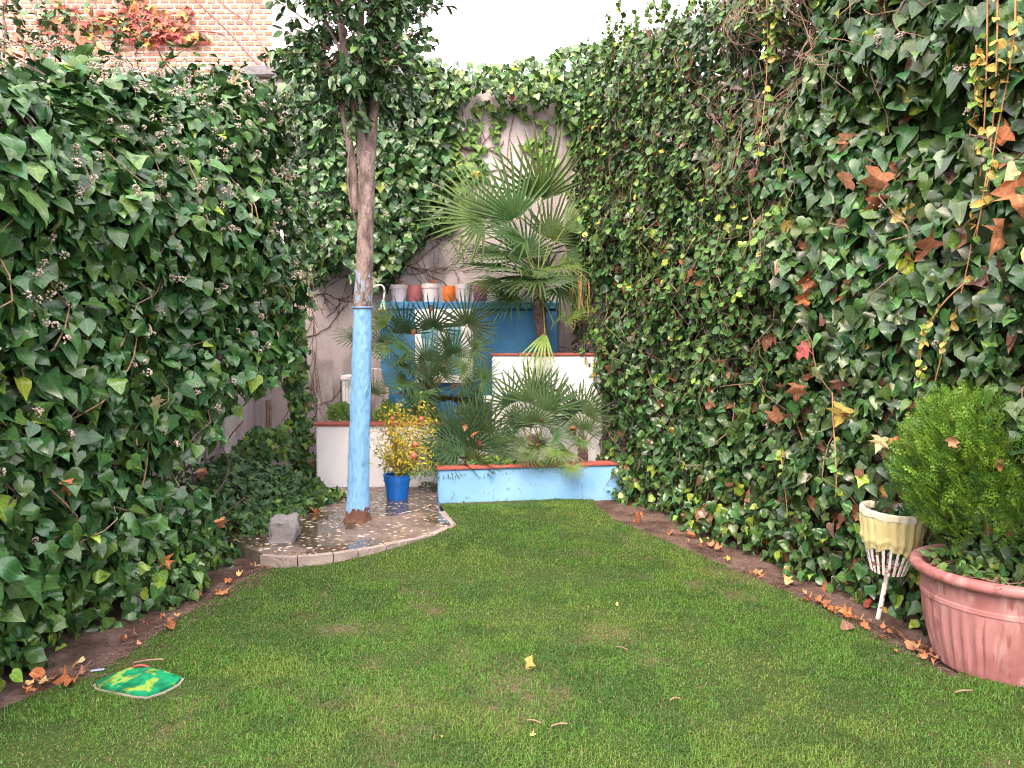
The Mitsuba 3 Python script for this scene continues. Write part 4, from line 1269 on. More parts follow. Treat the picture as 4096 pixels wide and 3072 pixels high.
def make_palms():
    rng = np.random.default_rng(909)
    # tall palm
    Y = 8.25
    base = at(2160, 1170, Y)
    fans = [(2165, 797, 90, 300, .1, .15, 1.25), (1935, 878, 150, 270, -.1, .2, 1.9), (2060, 880, 115, 300, .0, .2, 1.3), (2255, 915, 38, 310, .05, .3, 1.0), (2270, 1000, 22, 310, .2, .3, 1.5),
            (2100, 960, 162, 270, -.2, .45, 1.2), (2050, 1075, 183, 260, -.35, .75, 1.9), (2150, 1118, -80, 250, -.45, .85, 2.6), (2010, 1010, 200, 210, -.1, .5, 1.7), (2240, 1060, -10, 230, .0, .6, 1.9),
            (2010, 1130, 205, 180, .0, .55, 1.6), (2110, 1030, 100, 220, .3, .2, 1.6), (2200, 960, 70, 240, .3, .2, 1.4), (2060, 1180, 225, 190, .05, .5, 1.3), (2235, 1150, -55, 200, .1, .5, 1.5),
            (2180, 1335, -107, 200, -.5, .08, .55, 3), (2262, 1280, 35, 130, -.2, .5, 1.0, 3), (2170, 1110, 150, 260, .35, .3, 1.8), (2030, 1150, 190, 170, .15, .65, 1.5), (2215, 1295, 60, 90, -.4, .5, 1.2, 3)]
    k = palm('tall fan palm with a slim trunk and wide green fans before the back wall', base, fans,
             ([at(2178, 1440, Y), at(2168, 1330, Y), at(2158, 1240, Y), at(2158, 1130, Y)], .062), rng, Y, 8, 32, 2.2, .33, .20, .68)
    P, Tp = [], []
    for i in range(60):
        P.append(at(rng.normal(2315, 22), rng.uniform(1060, 1230), 8.2 + rng.normal() * .08)); Tp.append([rng.normal() * .12, rng.normal() * .1, -1])
    s = leaves('lance', np.array(P), np.array(Tp), rng.normal(size=(60, 3)) + [0, -1, 0], rng.uniform(.18, .38, 60), rng.choice([13, 3], 60), .3, .1, .05, rng, .28)
    vf, uv = flat([s]); part(k, 'dead_strands', vf, 'leaf_dry', True, uv, kind='stuff', label='dry hanging strands of old fans')
    # dark clump in the white planter
    Y = 8.12
    base = at(1720, 1600, Y)
    fans = [(1545, 1300, 125, 120, -.2, .2, 1.3, 8), (1620, 1335, 95, 160, -.1, .2, 1.4), (1732, 1312, 92, 150, -.1, .15, 1.8), (1868, 1300, 75, 160, .0, .2, 2.0), (1540, 1375, 110, 105, -.15, .2, 2.2), (1700, 1440, 100, 120, -.2, .3, 2.2),
            (1812, 1420, 95, 130, -.1, .2, 2.0), (1890, 1395, 35, 140, .0, .25, 1.9), (1640, 1470, 160, 130, -.25, .5, 2.0), (1760, 1490, 90, 110, -.3, .2, 2.3), (1845, 1480, 50, 110, -.2, .3, 2.1), (1928, 1515, 55, 120, -.25, .3, 2.2, 8),
            (1620, 1525, 215, 110, -.3, .6, 2.4, 8), (1690, 1570, 250, 110, -.3, .6, 2.2, 8), (1865, 1535, 30, 100, -.1, .4, 2.2), (1800, 1600, 80, 125, -.35, .8, 2.6, 8), (1425, 1350, 178, 105, -.1, .4, 1.6), (1445, 1530, 190, 85, -.2, .5, 1.2, 8),
            (1490, 1575, 100, 75, -.1, .3, 2.2), (1630, 1400, 150, 140, -.2, .4, 1.3, 8), (1560, 1395, 200, 100, -.3, .4, 1.1, 8), (1590, 1440, 20, 110, -.3, .5, 1.2, 8), (1725, 1540, 70, 100, -.2, .3, 2.0), (1650, 1600, 120, 80, -.2, .4, 2.2), (1790, 1380, 130, 100, .1, .3, 2.0),
            (1585, 1300, 60, 90, .1, .2, 1.6), (1710, 1500, 200, 100, -.1, .5, 1.8), (1770, 1430, 250, 90, .1, .4, 2.0)]
    palm('dark fan palm clump with slender stems before the blue wall panel', base, fans, ([at(1735, 1690, Y), at(1725, 1600, Y), at(1700, 1500, Y), at(1690, 1440, Y)], .035), rng, Y, 12, 25, 2.1, .30, .10, .8, .005)
    Y = 7.62
    base = at(1880, 1850, Y)
    fans = [(1850, 1755, 100, 190, .0, .15, 1.3), (1925, 1735, 85, 190, .0, .15, 1.4), (1800, 1740, 122, 170, .0, .2, 1.4), (1775, 1800, 160, 150, -.1, .3, 1.7), (1960, 1790, 60, 170, .0, .2, 1.6), (1990, 1780, 35, 130, .0, .3, 1.8), (1790, 1850, 225, 115, -.2, .5, 1.8, 8),
            (1835, 1830, 120, 130, -.15, .3, 1.9), (1905, 1840, 80, 130, -.2, .3, 2.0), (1745, 1850, 185, 110, -.1, .4, 1.7, 8), (1880, 1790, 92, 175, -.1, .2, 1.6), (1950, 1860, 20, 110, -.15, .5, 1.9), (1825, 1790, 150, 140, -.1, .3, 1.6), (1895, 1700, 70, 140, .1, .2, 1.3), (1740, 1790, 170, 110, .0, .4, 1.4),
            (1815, 1870, 265, 80, -.25, .6, 2.0, 8), (1870, 1865, 110, 90, -.25, .5, 2.2), (2010, 1840, 340, 100, -.1, .5, 1.8)]
    palm('bushy dark fan palm at the left end of the light blue planter', base, fans, ([at(1885, 1890, Y), at(1882, 1850, Y), at(1880, 1800, Y)], .05), rng, Y, 12, 24, 2.0, .28, .08, .78, .005)
    base = at(2130, 1800, Y)
    fans = [(2045, 1615, 112, 150, .05, .15, 1.5), (2125, 1610, 95, 200, .0, .15, 1.2), (2185, 1645, 80, 190, .0, .15, 1.3), (2205, 1625, 62, 160, .0, .2, 1.4), (2090, 1705, 100, 115, -.05, .2, 1.9), (2140, 1690, 88, 140, -.1, .2, 1.8), (2215, 1750, 35, 115, -.1, .35, 2.0), (2112, 1812, 265, 100, -.35, .5, 2.6, 8),
            (2052, 1745, 200, 90, -.1, .5, 1.6, 8), (2160, 1790, 100, 110, -.2, .3, 2.2), (2060, 1680, 130, 100, .0, .3, 1.9), (2180, 1840, 330, 90, -.2, .5, 2.0, 8), (2100, 1780, 150, 100, -.15, .4, 2.0), (2225, 1800, 230, 110, -.25, .5, 1.4, 8), (2150, 1560, 88, 120, .1, .15, 1.2)]
    palm('upright fan palm in the middle of the light blue planter', base, fans, ([at(2130, 1880, Y + .05), at(2132, 1800, Y + .05), at(2128, 1740, Y + .05)], .045), rng, Y + .05, 12, 24, 2.0, .30, .07, .78, .005)
    Y = 7.72
    base = at(2330, 1790, Y)
    fans = [(2318, 1650, 92, 150, .0, .15, 1.7), (2345, 1660, 60, 150, -.05, .2, 1.3), (2290, 1665, 120, 140, .0, .2, 1.4), (2325, 1760, 265, 70, -.2, .5, 1.6, 8), (2288, 1868, 262, 80, -.4, .6, 2.3, 3), (2425, 1712, 20, 75, .0, .4, 2.2), (2270, 1800, 225, 110, -.2, .5, 1.6, 8), (2340, 1720, 75, 100, -.1, .3, 1.8), (2400, 1650, 30, 110, .1, .4, 1.0), (2300, 1720, 140, 90, .0, .3, 1.8)]
    palm('small shaggy trunked fan palm at the right end of the light blue planter', base, fans, ([at(2330, 1900, Y), at(2332, 1850, Y), at(2330, 1790, Y)], .05), rng, Y, 12, 24, 2.0, .30, .07, .78, .005)
make_palms()

# ------------------------------------------------------------------ planter greenery
def make_greenery():
    rng = np.random.default_rng(111)
    def cushion(label, N, box, shape, size, pals, pp, name='ground_cover'):
        (x0, x1), (y0, y1), zb, hgt = box
        k = thing(name, label, 'ground cover plant')
        x, y = rng.uniform(x0, x1, N), rng.uniform(y0, y1, N)
        u = (x - x0) / (x1 - x0)
        h = hgt * (.45 + .75 * meshkit.noise(np.stack([x * 6, y * 6, 0 * x], -1), 3)) * np.minimum(1, np.minimum(u, 1 - u) * 6 + .35)
        P = np.stack([x, y, zb + h * rng.random(N) ** .6], 1)
        n = nrm(np.array([0, -.5, .8]) + rng.normal(size=(N, 3)) * .4)
        tip, nor = orient(n, rng, -.4, .2, .7, .4)
        add_leaves(k, [leaves(shape, P, tip, nor, rng.uniform(*size, N), rng.choice(pals, N, p=pp), .3, .2, .1, rng)], 'leaf_satin', 120)
    xa, xb = at(1305, 1650, 8.0)[0], at(1410, 1650, 8.0)[0]
    cushion('cushion of fine green foliage at the left end of the low white planter', 1500, ((xa, xb), (7.95, 8.3), wpz, .20), 'lance', (.03, .055), [9, 3, 1], [.6, .2, .2])
    cushion('loose fine leaved greenery in the low white planter right of the tree trunk', 2600, ((at(1492, 1650, 8.0)[0], at(1760, 1650, 8.0)[0]), (7.95, 8.35), wpz, .24), 'lance', (.03, .06), [9, 1, 10, 3], [.5, .25, .1, .15])
    cushion('green tuft at the foot of the blue wall beside the tall white planter', 900, ((at(1830, 1600, 8.3)[0], at(1945, 1600, 8.3)[0]), (8.1, 8.5), wpz, .38), 'lance', (.03, .055), [9, 1, 3], [.6, .25, .15])
    cushion('small green ivy leaves on the soil of the light blue planter', 130, ((at(1890, 1850, 7.55)[0], at(2060, 1850, 7.55)[0]), (7.45, 7.56), bz, .07), 'ivy', (.05, .08), [2, 1, 3], [.3, .4, .3])
    # scrub at the foot of white wall
    cushion('scrap of weeds at the foot of the low white wall by the blue planter', 160, ((-.93, -.72), (7.60, 7.76), PAVE_Z, .05), 'oval', (.015, .03), [6, 1, 11], [.4, .3, .3])

    # pomegranate in the blue pot
    pc = np.array([*g(1589, 2003, PAVE_Z), PAVE_Z]); pc[1] += .08; pc[0] *= 1 + .08 / 7.2
    S = pc[1] / FOCAL / 4
    r, h = 55 * S, 101 * S
    k = thing('plant_pot', 'bright blue plastic pot on the wet paving beside the blue planter', 'plant pot')
    part(k, 'body', lathe([(0, 0), (r * .74, 0), (r * .76, .008), (r * .91, h * .72), (r * .91, h * .97), (r * .86, h * .97), (r * .84, h * .7)], 40, pc), 'blue_plastic', 40)
    part(k, 'rim', lathe([(r * .915, h * .73), (r * .97, h * .73), (r * .985, h * .95), (r * 1.03, h * .965), (r * 1.03, h), (r * .90, h), (r * .90, h * .9), (r * .915, h * .73)], 40, pc), 'blue_plastic', 40)
    part(k, 'soil', lathe([(0, h * .90), (r * .6, h * .91), (r * .88, h * .88)], 24, pc), 'earth', 40)
    k = thing('pomegranate_bush', 'yellow leaved pomegranate bush with red fruit growing in the blue pot', 'shrub')
    P, Tp, sz, tips = [], [], [], []
    o = pc + [0, 0, h * .9]
    for px, py in [(1530, 1640), (1560, 1700), (1600, 1600), (1640, 1660), (1690, 1590), (1720, 1640), (1700, 1720), (1510, 1760), (1545, 1800), (1590, 1730), (1620, 1760), (1660, 1800), (1730, 1800), (1590, 1850), (1680, 1850), (1540, 1860), (1610, 1660), (1575, 1640), (1740, 1700), (1505, 1700), (1650, 1880), (1720, 1870)]:
        e = at(px, py, pc[1] + rng.uniform(-.18, .18))
        mid = o * .5 + e * .5 + rng.normal(size=3) * .03
        c = curve([o + rng.normal(size=3) * .02 * [1, 1, 0], mid, e], 12)
        part(k, 'stem', tube(c, np.linspace(.006, .002, 12), 5), 'twig', True)
        for t in np.linspace(.35, 1, 30):
            q = np.array([np.interp(t, np.linspace(0, 1, 12), c[:, j]) for j in range(3)])
            for w in range(4):
                P.append(q + rng.normal(size=3) * .034 * (.4 + t)); Tp.append(rng.normal(size=3) + [0, -.2, -.2])
    P, Tp = np.array(P), np.array(Tp); N = len(P)
    green = (ss(.45, .30, P[:, 2] - .0) + (P[:, 0] < pc[0] - .14) * .6 + ss(.75, .95, P[:, 2]) * .25)
    pal = np.where(rng.random(N) < green * .75 + .10, rng.choice([1, 3, 11], N), 10)
    add_leaves(k, [leaves('lance', P, Tp, rng.normal(size=(N, 3)) + [0, -.5, .8], rng.uniform(.028, .052, N), pal, .3, .2, .1, rng, 1.25)], 'leaf_satin')
    for px, py, rp in [(1572, 1675, 8), (1685, 1675, 9), (1661, 1777, 10), (1656, 1822, 12), (1592, 1653, 5)]:
        c = at(px, py, pc[1] - .12)
        rr_ = rp * S * 1.05
        prof = [(0, -1), (.5, -.87), (.86, -.5), (1, 0), (.86, .5), (.5, .87), (.22, 1.0), (.30, 1.35), (.22, 1.32), (.12, 1.05), (0, 1.0)]
        part(k, 'fruit', lathe([(a * rr_, -b * rr_) for a, b in prof], 18, c), 'pomegranate_skin', 50)
make_greenery()

# ------------------------------------------------------------------ terracotta pot and conifer
def make_big_pot():
    rng = np.random.default_rng(222)
    c = np.array([2.37, 3.63, 0.0])
    k = thing('plant_pot', 'large weathered terracotta pot at the right edge of the lawn', 'plant pot')
    n = 160
    prof = [(0, .004), (.285, .004), (.300, .02), (.318, .10), (.338, .18), (.352, .26), (.362, .32), (.362, .327), (.368, .332), (.368, .350), (.362, .355), (.366, .41), (.372, .435)]
    V, Fc = lathe(prof, n, c)
    a = np.arctan2(V[:, 1] - c[1], V[:, 0] - c[0])
    rib = ((V[:, 2] > .03) & (V[:, 2] < .31)) * .006 * np.sign(np.sin(a * 40)) 
    rad = nrm((V - c) * [1, 1, 0])
    V = V + rad * rib[:, None]
    V, Fc = V, Fc
    part(k, 'body', (V, Fc), 'terracotta', 40)
    rimp = [(.362, .437), (.395, .440), (.412, .452), (.416, .470), (.408, .488), (.388, .496), (.368, .490), (.352, .474), (.345, .42), (.34, .36)]
    part(k, 'rim', lathe(rimp, 96, c), 'terracotta', 60)
    V, Fc = lathe([(0, .445), (.12, .44), (.25, .43), (.346, .42)], 40, c)
    V[:, 2] += .025 * (meshkit.noise(V * 14) - .5)
    part(k, 'soil', (V, Fc), 'earth', True)
    # conifer
    t = thing('thuja', 'round bright green thuja bush growing in the large terracotta pot', 'conifer')
    for dx, dy in ((0, 0), (-.07, .03), (.06, -.04)):
        part(t, 'stem', tube(curve([c + [dx * .5, dy * .5, .42], c + [dx, dy, .62], c + [dx * 1.5, dy * 1.5, .95]], 12), np.linspace(.022, .010, 12), 8), 'tree_bark', True)
    C = c + [-.005, 0, .93]; RR = np.array([.455, .44, .40])
    P, T, S_, NN = [], [], [], []
    lob = nrm(rng.normal(size=(42, 3)))
    while len(P) < 4600:
        u = nrm(rng.normal(size=3))
        if u[2] < -.85: continue
        m = np.max(lob @ u)
        bump = .84 + .20 * ss(.78, 1.0, m)
        q = rng.uniform(.72, 1.0) if rng.random() < .7 else rng.uniform(.45, .75)
        if u[2] < -.55 and rng.random() < .5: continue
        P.append(C + u * RR * bump * q)
        T.append(nrm(u * [.8, .8, .45] + [0, 0, .85] + rng.normal(size=3) * .22)); S_.append(rng.uniform(.075, .13)); NN.append(u + rng.normal(size=3) * .5)
    P, T, NN = np.array(P), np.array(T), np.array(NN); S_ = np.array(S_)
    # one spray: a stem with side twiglets, flat scales
    tw = []
    for s_, y0 in [(-1, .12), (1, .2), (-1, .3), (1, .38), (-1, .48), (1, .56), (-1, .66), (1, .74), (-1, .82)]:
        L = .30 * (1.15 - y0)
        tw.append((0, y0, s_ * L, y0 + L * 1.0))
        tw.append((s_ * L * .5, y0 + L * .5, s_ * L * 1.05, y0 + L * .60))
        tw.append((s_ * L * .45, y0 + L * .45, s_ * L * .52, y0 + L * .98))
    tw.append((0, 0, 0, 1.0))
    pv, pf = [], []
    for x0, y0, x1, y1 in tw:
        d = np.array([x1 - x0, y1 - y0]); pp_ = nrm(np.array([-d[1], d[0]])) * .022
        o = len(pv); m = np.array([x0, y0]) + d * .6
        pv += [np.array([x0, y0]), m + pp_, np.array([x1, y1]), m - pp_]
        pf += [(o, o + 3, o + 2), (o, o + 2, o + 1)]
    SHAPES['spray'] = (np.array(pv), np.array(pf))
    s = leaves('spray', P, T, NN, S_, rng.choice([9, 1], len(P), p=[.9, .1]), .35, -.1, .08, rng, 1.1)
    s['UV'][..., 0] = np.floor(s['UV'][..., 0]) + .5 + .3
    depth = np.linalg.norm((P - C) / RR, axis=1)
    s['front'] = (depth > .85) * (P[:, 1] < c[1] + .05) * 1.0
    add_leaves(t, [s], 'leaf_satin', 300, 'spray')
    # twigs and weeds in the pot
    w = thing('weeds', 'tangle of dry twigs and a few green weeds on the soil of the terracotta pot', 'weeds')
    for i in range(26):
        a, r0 = rng.uniform(2.6, 5.4), rng.uniform(.18, .36)
        p0 = c + [math.cos(a) * r0, math.sin(a) * r0, .455 + rng.uniform(0, .02)]
        d = nrm(np.array([rng.normal(), rng.normal() * .5, rng.uniform(.0, .35)])) * rng.uniform(.12, .26)
        part(w, 'twig', tube(curve([p0 - d * .5 + [0, 0, .02], p0 + rng.normal(size=3) * .012 + [0, 0, .01], p0 + d * .5 + [0, 0, .015]], 7), np.linspace(.004, .0018, 7), 4), 'twig', True)
    P, T = [], []
    for q in range(9):
        a = rng.uniform(2.7, 5.2); r0 = rng.uniform(.24, .37)
        b = c + [math.cos(a) * r0, math.sin(a) * r0, .46]
        for i in range(9):
            P.append(b + [rng.normal() * .03, rng.normal() * .03, rng.uniform(0, .10)]); T.append(rng.normal(size=3) + [0, -.2, .3])
    P, T = np.array(P), np.array(T)
    add_leaves(w, [leaves('oval', P, T, rng.normal(size=P.shape) * .5 + [0, -.3, 1], rng.uniform(.03, .06, len(P)), rng.choice([3, 1], len(P)), .3, .3, .1, rng, 1.2)], 'leaf_satin', 90)
make_big_pot()

# ------------------------------------------------------------------ fruit picker
def make_picker():
    rng = np.random.default_rng(333)
    k = thing('fruit_picker', 'fruit picker with a white slatted basket and yellow cloth bag leaning against the right ivy', 'fruit picker')
    b = ground(3512, 2475)
    t = at(3552, 2285, b[1] - .02)
    ax = nrm(at(3575, 2050, b[1] - .04) - t)
    part(k, 'pole', tube([b - nrm(t - b) * .02, (b + t) / 2, t + ax * .03], .013, 10), 'white_enamel', True)
    X = nrm(np.cross(ax, [0, 1, 0])); X = X if X[0] > 0 else -X
    Yv = np.cross(ax, X)
    H = .355
    def rad(h): return np.interp(h, [0, .04, .12, .20, .30, H], [.088, .100, .125, .145, .160, .158])
    def pt(a, h, dr_=0): return t + ax * h + (X * math.cos(a) + Yv * math.sin(a)) * (rad(h) + dr_)
    for i in range(22):
        a = 2 * np.pi * i / 22
        hs = np.linspace(0, .33, 10)
        V, Fc = [], []
        for h in hs:
            q = pt(a, h); tg = -X * math.sin(a) + Yv * math.cos(a); nn_ = X * math.cos(a) + Yv * math.sin(a)
            V += [q - tg * .0075 - nn_ * .002, q + tg * .0075 - nn_ * .002, q + tg * .006 + nn_ * .002, q - tg * .006 + nn_ * .002]
        for j in range(9):
            for e in range(4):
                a0, a1 = j * 4 + e, j * 4 + (e + 1) % 4
                Fc += [(a0, a1, a1 + 4), (a0, a1 + 4, a0 + 4)]
        Fc += [(0, 2, 1), (0, 3, 2), (36, 37, 38), (36, 38, 39)]
        part(k, 'slat', (np.array(V), np.array(Fc)), 'white_enamel')
    for h in (.012, .05):
        part(k, 'hoop', tube(np.array([pt(a, h, -.008) for a in np.linspace(0, 2 * np.pi, 33)]), .004, 6), 'red_pipe', True)
    V, Fc = [], []
    nh, na = 16, 96
    for i in range(nh):
        for j in range(na):
            a = 2 * np.pi * j / na
            low = .125 + .018 * math.sin(a * 3 + 1) + .010 * math.sin(a * 11) - .03 * math.cos(a)
            h = low + (H - .005 - low) * i / (nh - 1)
            fold = .006 * math.sin(a * 22 + .8 * math.sin(h * 25)) * (1 - .3 * i / nh) + .004 * math.sin(a * 37 + h * 30)
            hem = .008 * math.exp(-((h - low - .045) / .012) ** 2)
            V.append(pt(a, h, .007 + fold + hem))
    for i in range(nh - 1):
        for j in range(na):
            a0, a1 = i * na + j, i * na + (j + 1) % na
            Fc += [(a0, a1, a1 + na), (a0, a1 + na, a0 + na)]
    part(k, 'bag', (np.array(V), np.array(Fc)), 'yellow_cloth', True)
    V, Fc = [], []
    for i, (h, d0) in enumerate([(H - .032, .014), (H - .006, .015), (H + .006, .012), (H + .004, -.01), (H - .03, -.012)]):
        for j in range(na):
            a = 2 * np.pi * j / na
            V.append(pt(a, h + .003 * math.sin(a * 9) * (i == 0), d0 + .003 * math.sin(a * 22)))
    for i in range(4):
        for j in range(na):
            a0, a1 = i * na + j, i * na + (j + 1) % na
            Fc += [(a0, a1, a1 + na), (a0, a1 + na, a0 + na)]
    part(k, 'rim_tape', (np.array(V), np.array(Fc)), 'white_tape', True)
    p0, p1 = ground(3480, 2452) + [0, .05, .03], ground(3560, 2415) + [0, .1, .06]
    single('pipe', tm(tube([p0, (p0 + p1) / 2, p1], .018, 10)), 'red_pipe', 'short rust red pipe lying behind the foot of the fruit picker', 'pipe', smooth=40)
make_picker()

# ------------------------------------------------------------------ hanging yellow vines
def make_vines():
    rng = np.random.default_rng(444)
    def vine(label, paths, pal, pp, leaf, dens):
        k = thing('hanging_vine', label, 'climbing plant')
        P, T = [], []
        for pts in paths:
            Q = []
            for px, py in pts:
                q = hit(right_x, -1, px, py)
                q = q - nrm(q - [0, 0, EYE]) * .10
                Q.append(q)
            Q = np.array(Q); Q[:, 1] = np.linspace(Q[0, 1], Q[-1, 1], len(Q)) * .6 + Q[:, 1] * .4
            for i, (px, py) in enumerate(pts): Q[i] = at(px, py, Q[i, 1])
            c = curve(Q, 40)
            part(k, 'stem', tube(c, np.linspace(.0045, .0028, 40), 5), 'orange_stem', True)
            for i in range(int(dens)):
                t = rng.random()
                q = np.array([np.interp(t, np.linspace(0, 1, 40), c[:, j]) for j in range(3)])
                P.append(q); T.append([rng.choice([-1, 1]) * .8, -.35, -.5 + rng.normal() * .5])
        P, T = np.array(P), np.array(T); N = len(P)
        add_leaves(k, [leaves('round', P, T, np.array([-.5, -.8, .4]) + rng.normal(size=(N, 3)) * .5, rng.uniform(.7, 1.2, N) * leaf, rng.choice(pal, N, p=pp), .5, .4, .1, rng)], 'leaf_satin', 150)
    vine('bundle of orange stems with yellow leaves hanging down the ivy above the thuja', [[(3950, -20), (3945, 300), (3930, 600), (3900, 880), (3850, 1150), (3780, 1380), (3740, 1530)],
         [(3990, -20), (3985, 280), (3965, 560), (3930, 800), (3905, 950)], [(4060, -20), (4040, 260), (4010, 420), (3970, 620), (3940, 780), (3890, 960)], [(3905, 180), (3900, 420)], [(3880, 1120), (3760, 1230), (3690, 1380), (3685, 1540)]],
         [4, 3, 2], [.66, .24, .10], .044, 20)
    vine('thin orange vine with yellow green leaves, upper centre of the right ivy', [[(3065, -20), (3070, 150), (3066, 300), (3055, 440), (3040, 560), (3025, 660)], [(3105, -20), (3098, 140), (3090, 260)]], [3, 2, 4], [.45, .3, .25], .05, 26)
    vine('short yellow leaved strand on the ivy left of the fruit picker', [[(3330, 1570), (3335, 1720), (3345, 1900), (3340, 1990)], [(3120, 1800), (3140, 1960), (3150, 2060)]], [4, 2, 3], [.5, .25, .25], .045, 9)
make_vines()

# ------------------------------------------------------------------ dead leaves
def make_dead_leaves():
    rng = np.random.default_rng(555)
    def tone(pal, text):
        return pal, text.format({4: 'golden', 5: 'rust orange', 6: 'dark brown', 13: 'pale tan'}[int(pal)])
    def one(name, P, tip, nor, size, pal, label, cat, group, droop=.8, fold=.8):
        s = leaves('plane' if size > .085 or rng.random() < .4 else rng.choice(['ivy', 'heart', 'oval']), P[None], np.array(tip, float)[None], np.array(nor, float)[None], np.array([size]), pal, fold, droop, .34, rng)
        s['V'] = s['V'] + (meshkit.noise(s['V'] * (2.2 / size), 7)[..., None] - .5) * size * np.array([.35, .35, .3])
        vf, uv = flat([s])
        single(name, vf, 'leaf_dry', label, cat, group, smooth=True, uv=uv)
    big = [(3225, 1105, .17, 5, 'large orange plane leaf, upper of two, on the middle of the right ivy'), (3215, 1175, .15, 5, 'orange plane leaf just below the large one on the right ivy'),
           (3530, 690, .20, 5, 'orange brown plane leaf beside the dark hole of the right ivy'), (3505, 785, .14, 6, 'brown curled plane leaf below the orange one on the right ivy'),
           (3380, 875, .12, 6, 'brown plane leaf between two ivy sprays right of the yellow leaves'), (3125, 810, .13, 4, 'golden plane leaf in the upper middle of the right ivy'), (3145, 885, .11, 4, 'yellow brown plane leaf below the golden one'),
           (4060, 730, .20, 5, 'large orange plane leaf at the right edge of the ivy'), (4040, 890, .17, 5, 'orange plane leaf under the yellow vines at the right edge'), (3390, 540, .12, 5, 'orange plane leaf at the foot of the dark hole in the right ivy'),
           (3120, 1650, .16, 5, 'crumpled orange plane leaf low on the right ivy'), (3190, 1540, .13, 6, 'pale brown plane leaf above the crumpled orange one'), (3380, 1630, .16, 4, 'mottled golden brown leaf left of the thuja'),
           (3575, 1755, .12, 5, 'pale orange leaf beside the thuja'), (3525, 1750, .12, 13, 'cream coloured dry leaf left of the pale orange leaf'), (3230, 1390, .13, 7, 'dark red curled leaf on the right ivy'), (2925, 1935, .13, 6, 'dark brown plane leaf low on the middle of the right ivy')]
    for px, py, s, pal, lab in big:
        q = hit(right_x, -1, px, py)
        v = nrm(q - [0, 0, EYE])
        one('dead_leaf', q - v * .05, [rng.normal() * .5, rng.normal() * .2, -.8], -v + [0, 0, .3], s * .75, pal, lab, 'dead leaf', 'dead leaves caught in the right ivy')
    for i in range(60):
        px, py = (rng.uniform(2600, 4050), rng.uniform(500, 2250)) if i < 48 else (rng.uniform(2450, 2900), rng.uniform(900, 1250))
        if px > 3560 and py > 1500: continue
        q = hit(right_x, -1, px, py)
        if q is None or q[2] < .1: continue
        v = nrm(q - [0, 0, EYE])
        one('dead_leaf', q + v * rng.uniform(-.03, .05), rng.normal(size=3) + [0, 0, -.6], -v + rng.normal(size=3) * .4, rng.uniform(.05, .09), *tone(rng.choice([6, 5, 6, 13]), 'small {} dead leaf caught in the ' + ('upper' if py < 1000 else 'middle' if py < 1600 else 'lower') + ' right ivy, ' + ('towards the far corner' if px < 2900 else 'halfway along' if px < 3400 else 'near the thuja')), 'dead leaf', 'small dead leaves in the right ivy', 1.0, 1.0)
    for px, py, lab, pal in [(265, 1925, 'orange brown dead leaf on the lower left ivy', 5), (800, 1880, 'dark brown dead leaf at the right edge of the left ivy', 6), (880, 2075, 'small red brown leaf beside the stone block', 5), (620, 1590, 'narrow pale dead leaf hanging in the left ivy', 13), (660, 2230, 'orange dead leaf low in the left ivy', 5)]:
        q = hit(left_x, 1, px, py)
        if q is None: continue
        v = nrm(q - [0, 0, EYE])
        one('dead_leaf', q - v * .05, [.3, 0, -.8], -v, .075, pal, lab, 'dead leaf', 'dead leaves caught in the left ivy', 1.2, 1.2)
    for px, py, Y, lab in [(1537, 1358, 7.9, 'brown dead leaf caught in the dark palm right of the tree trunk'), (1658, 1318, 7.95, 'small orange dead leaf high in the dark palm'), (1750, 1510, 7.8, 'orange dead leaf in the middle of the dark palm'), (1812, 1548, 7.75, 'pale brown dead leaf low in the dark palm'), (1724, 1225, 8.5, 'small pink brown leaf under the pot ledge'),
                           (1600, 1570, 7.9, 'dark red brown leaf at the foot of the dark palm'), (1858, 1700, 7.35, 'curled orange leaf in the left palm of the light blue planter'), (1885, 1745, 7.35, 'narrow orange leaf in the left palm'), (2168, 1672, 7.4, 'pale orange leaf on the middle palm'), (2155, 1765, 7.35, 'brown leaf low on the middle palm'), (2290, 1705, 7.5, 'red brown leaf on the right palm'), (2340, 1765, 7.6, 'dark red leaf beside the right palm'),
                           (1925, 1775, 7.3, 'crimson leaf low in the left palm of the light blue planter'), (1533, 1255, 8.2, 'dry brown leaf hanging under the shower head'), (1245, 1840, 7.8, 'cluster like brown leaf beside the white planter wall'), (2060, 400, 8.5, 'pale brown leaf in the back wall ivy'), (1790, 445, 8.8, 'orange leaf in the ivy right of the tree'), (1905, 690, 8.85, 'yellow leaf on the back wall above the tall palm')]:
        one('dead_leaf', at(px, py, Y), rng.normal(size=3) * .6 + [0, 0, -.6], [0, -1, .4], .068 if py > 1000 else .09, 7 if 'crimson' in lab or 'dark red' in lab else (4 if 'yellow' in lab else (6 if 'brown' in lab and 'orange' not in lab else 5)), lab, 'dead leaf', 'dead leaves caught in the palms and back ivy', 1.1, 1.0)
    for px, py, Y, lab in [(3995, 1840, 3.32, 'pale dry leaf lodged in the thuja'), (3950, 2095, 3.36, 'small orange leaf low in the thuja'), (3805, 1755, 3.36, 'small brown leaf on the left of the thuja')]:
        one('dead_leaf', at(px, py, Y), [.2, -.2, -.8], [0, -1, .4], .055, 5, lab, 'dead leaf', 'dead leaves in the thuja')
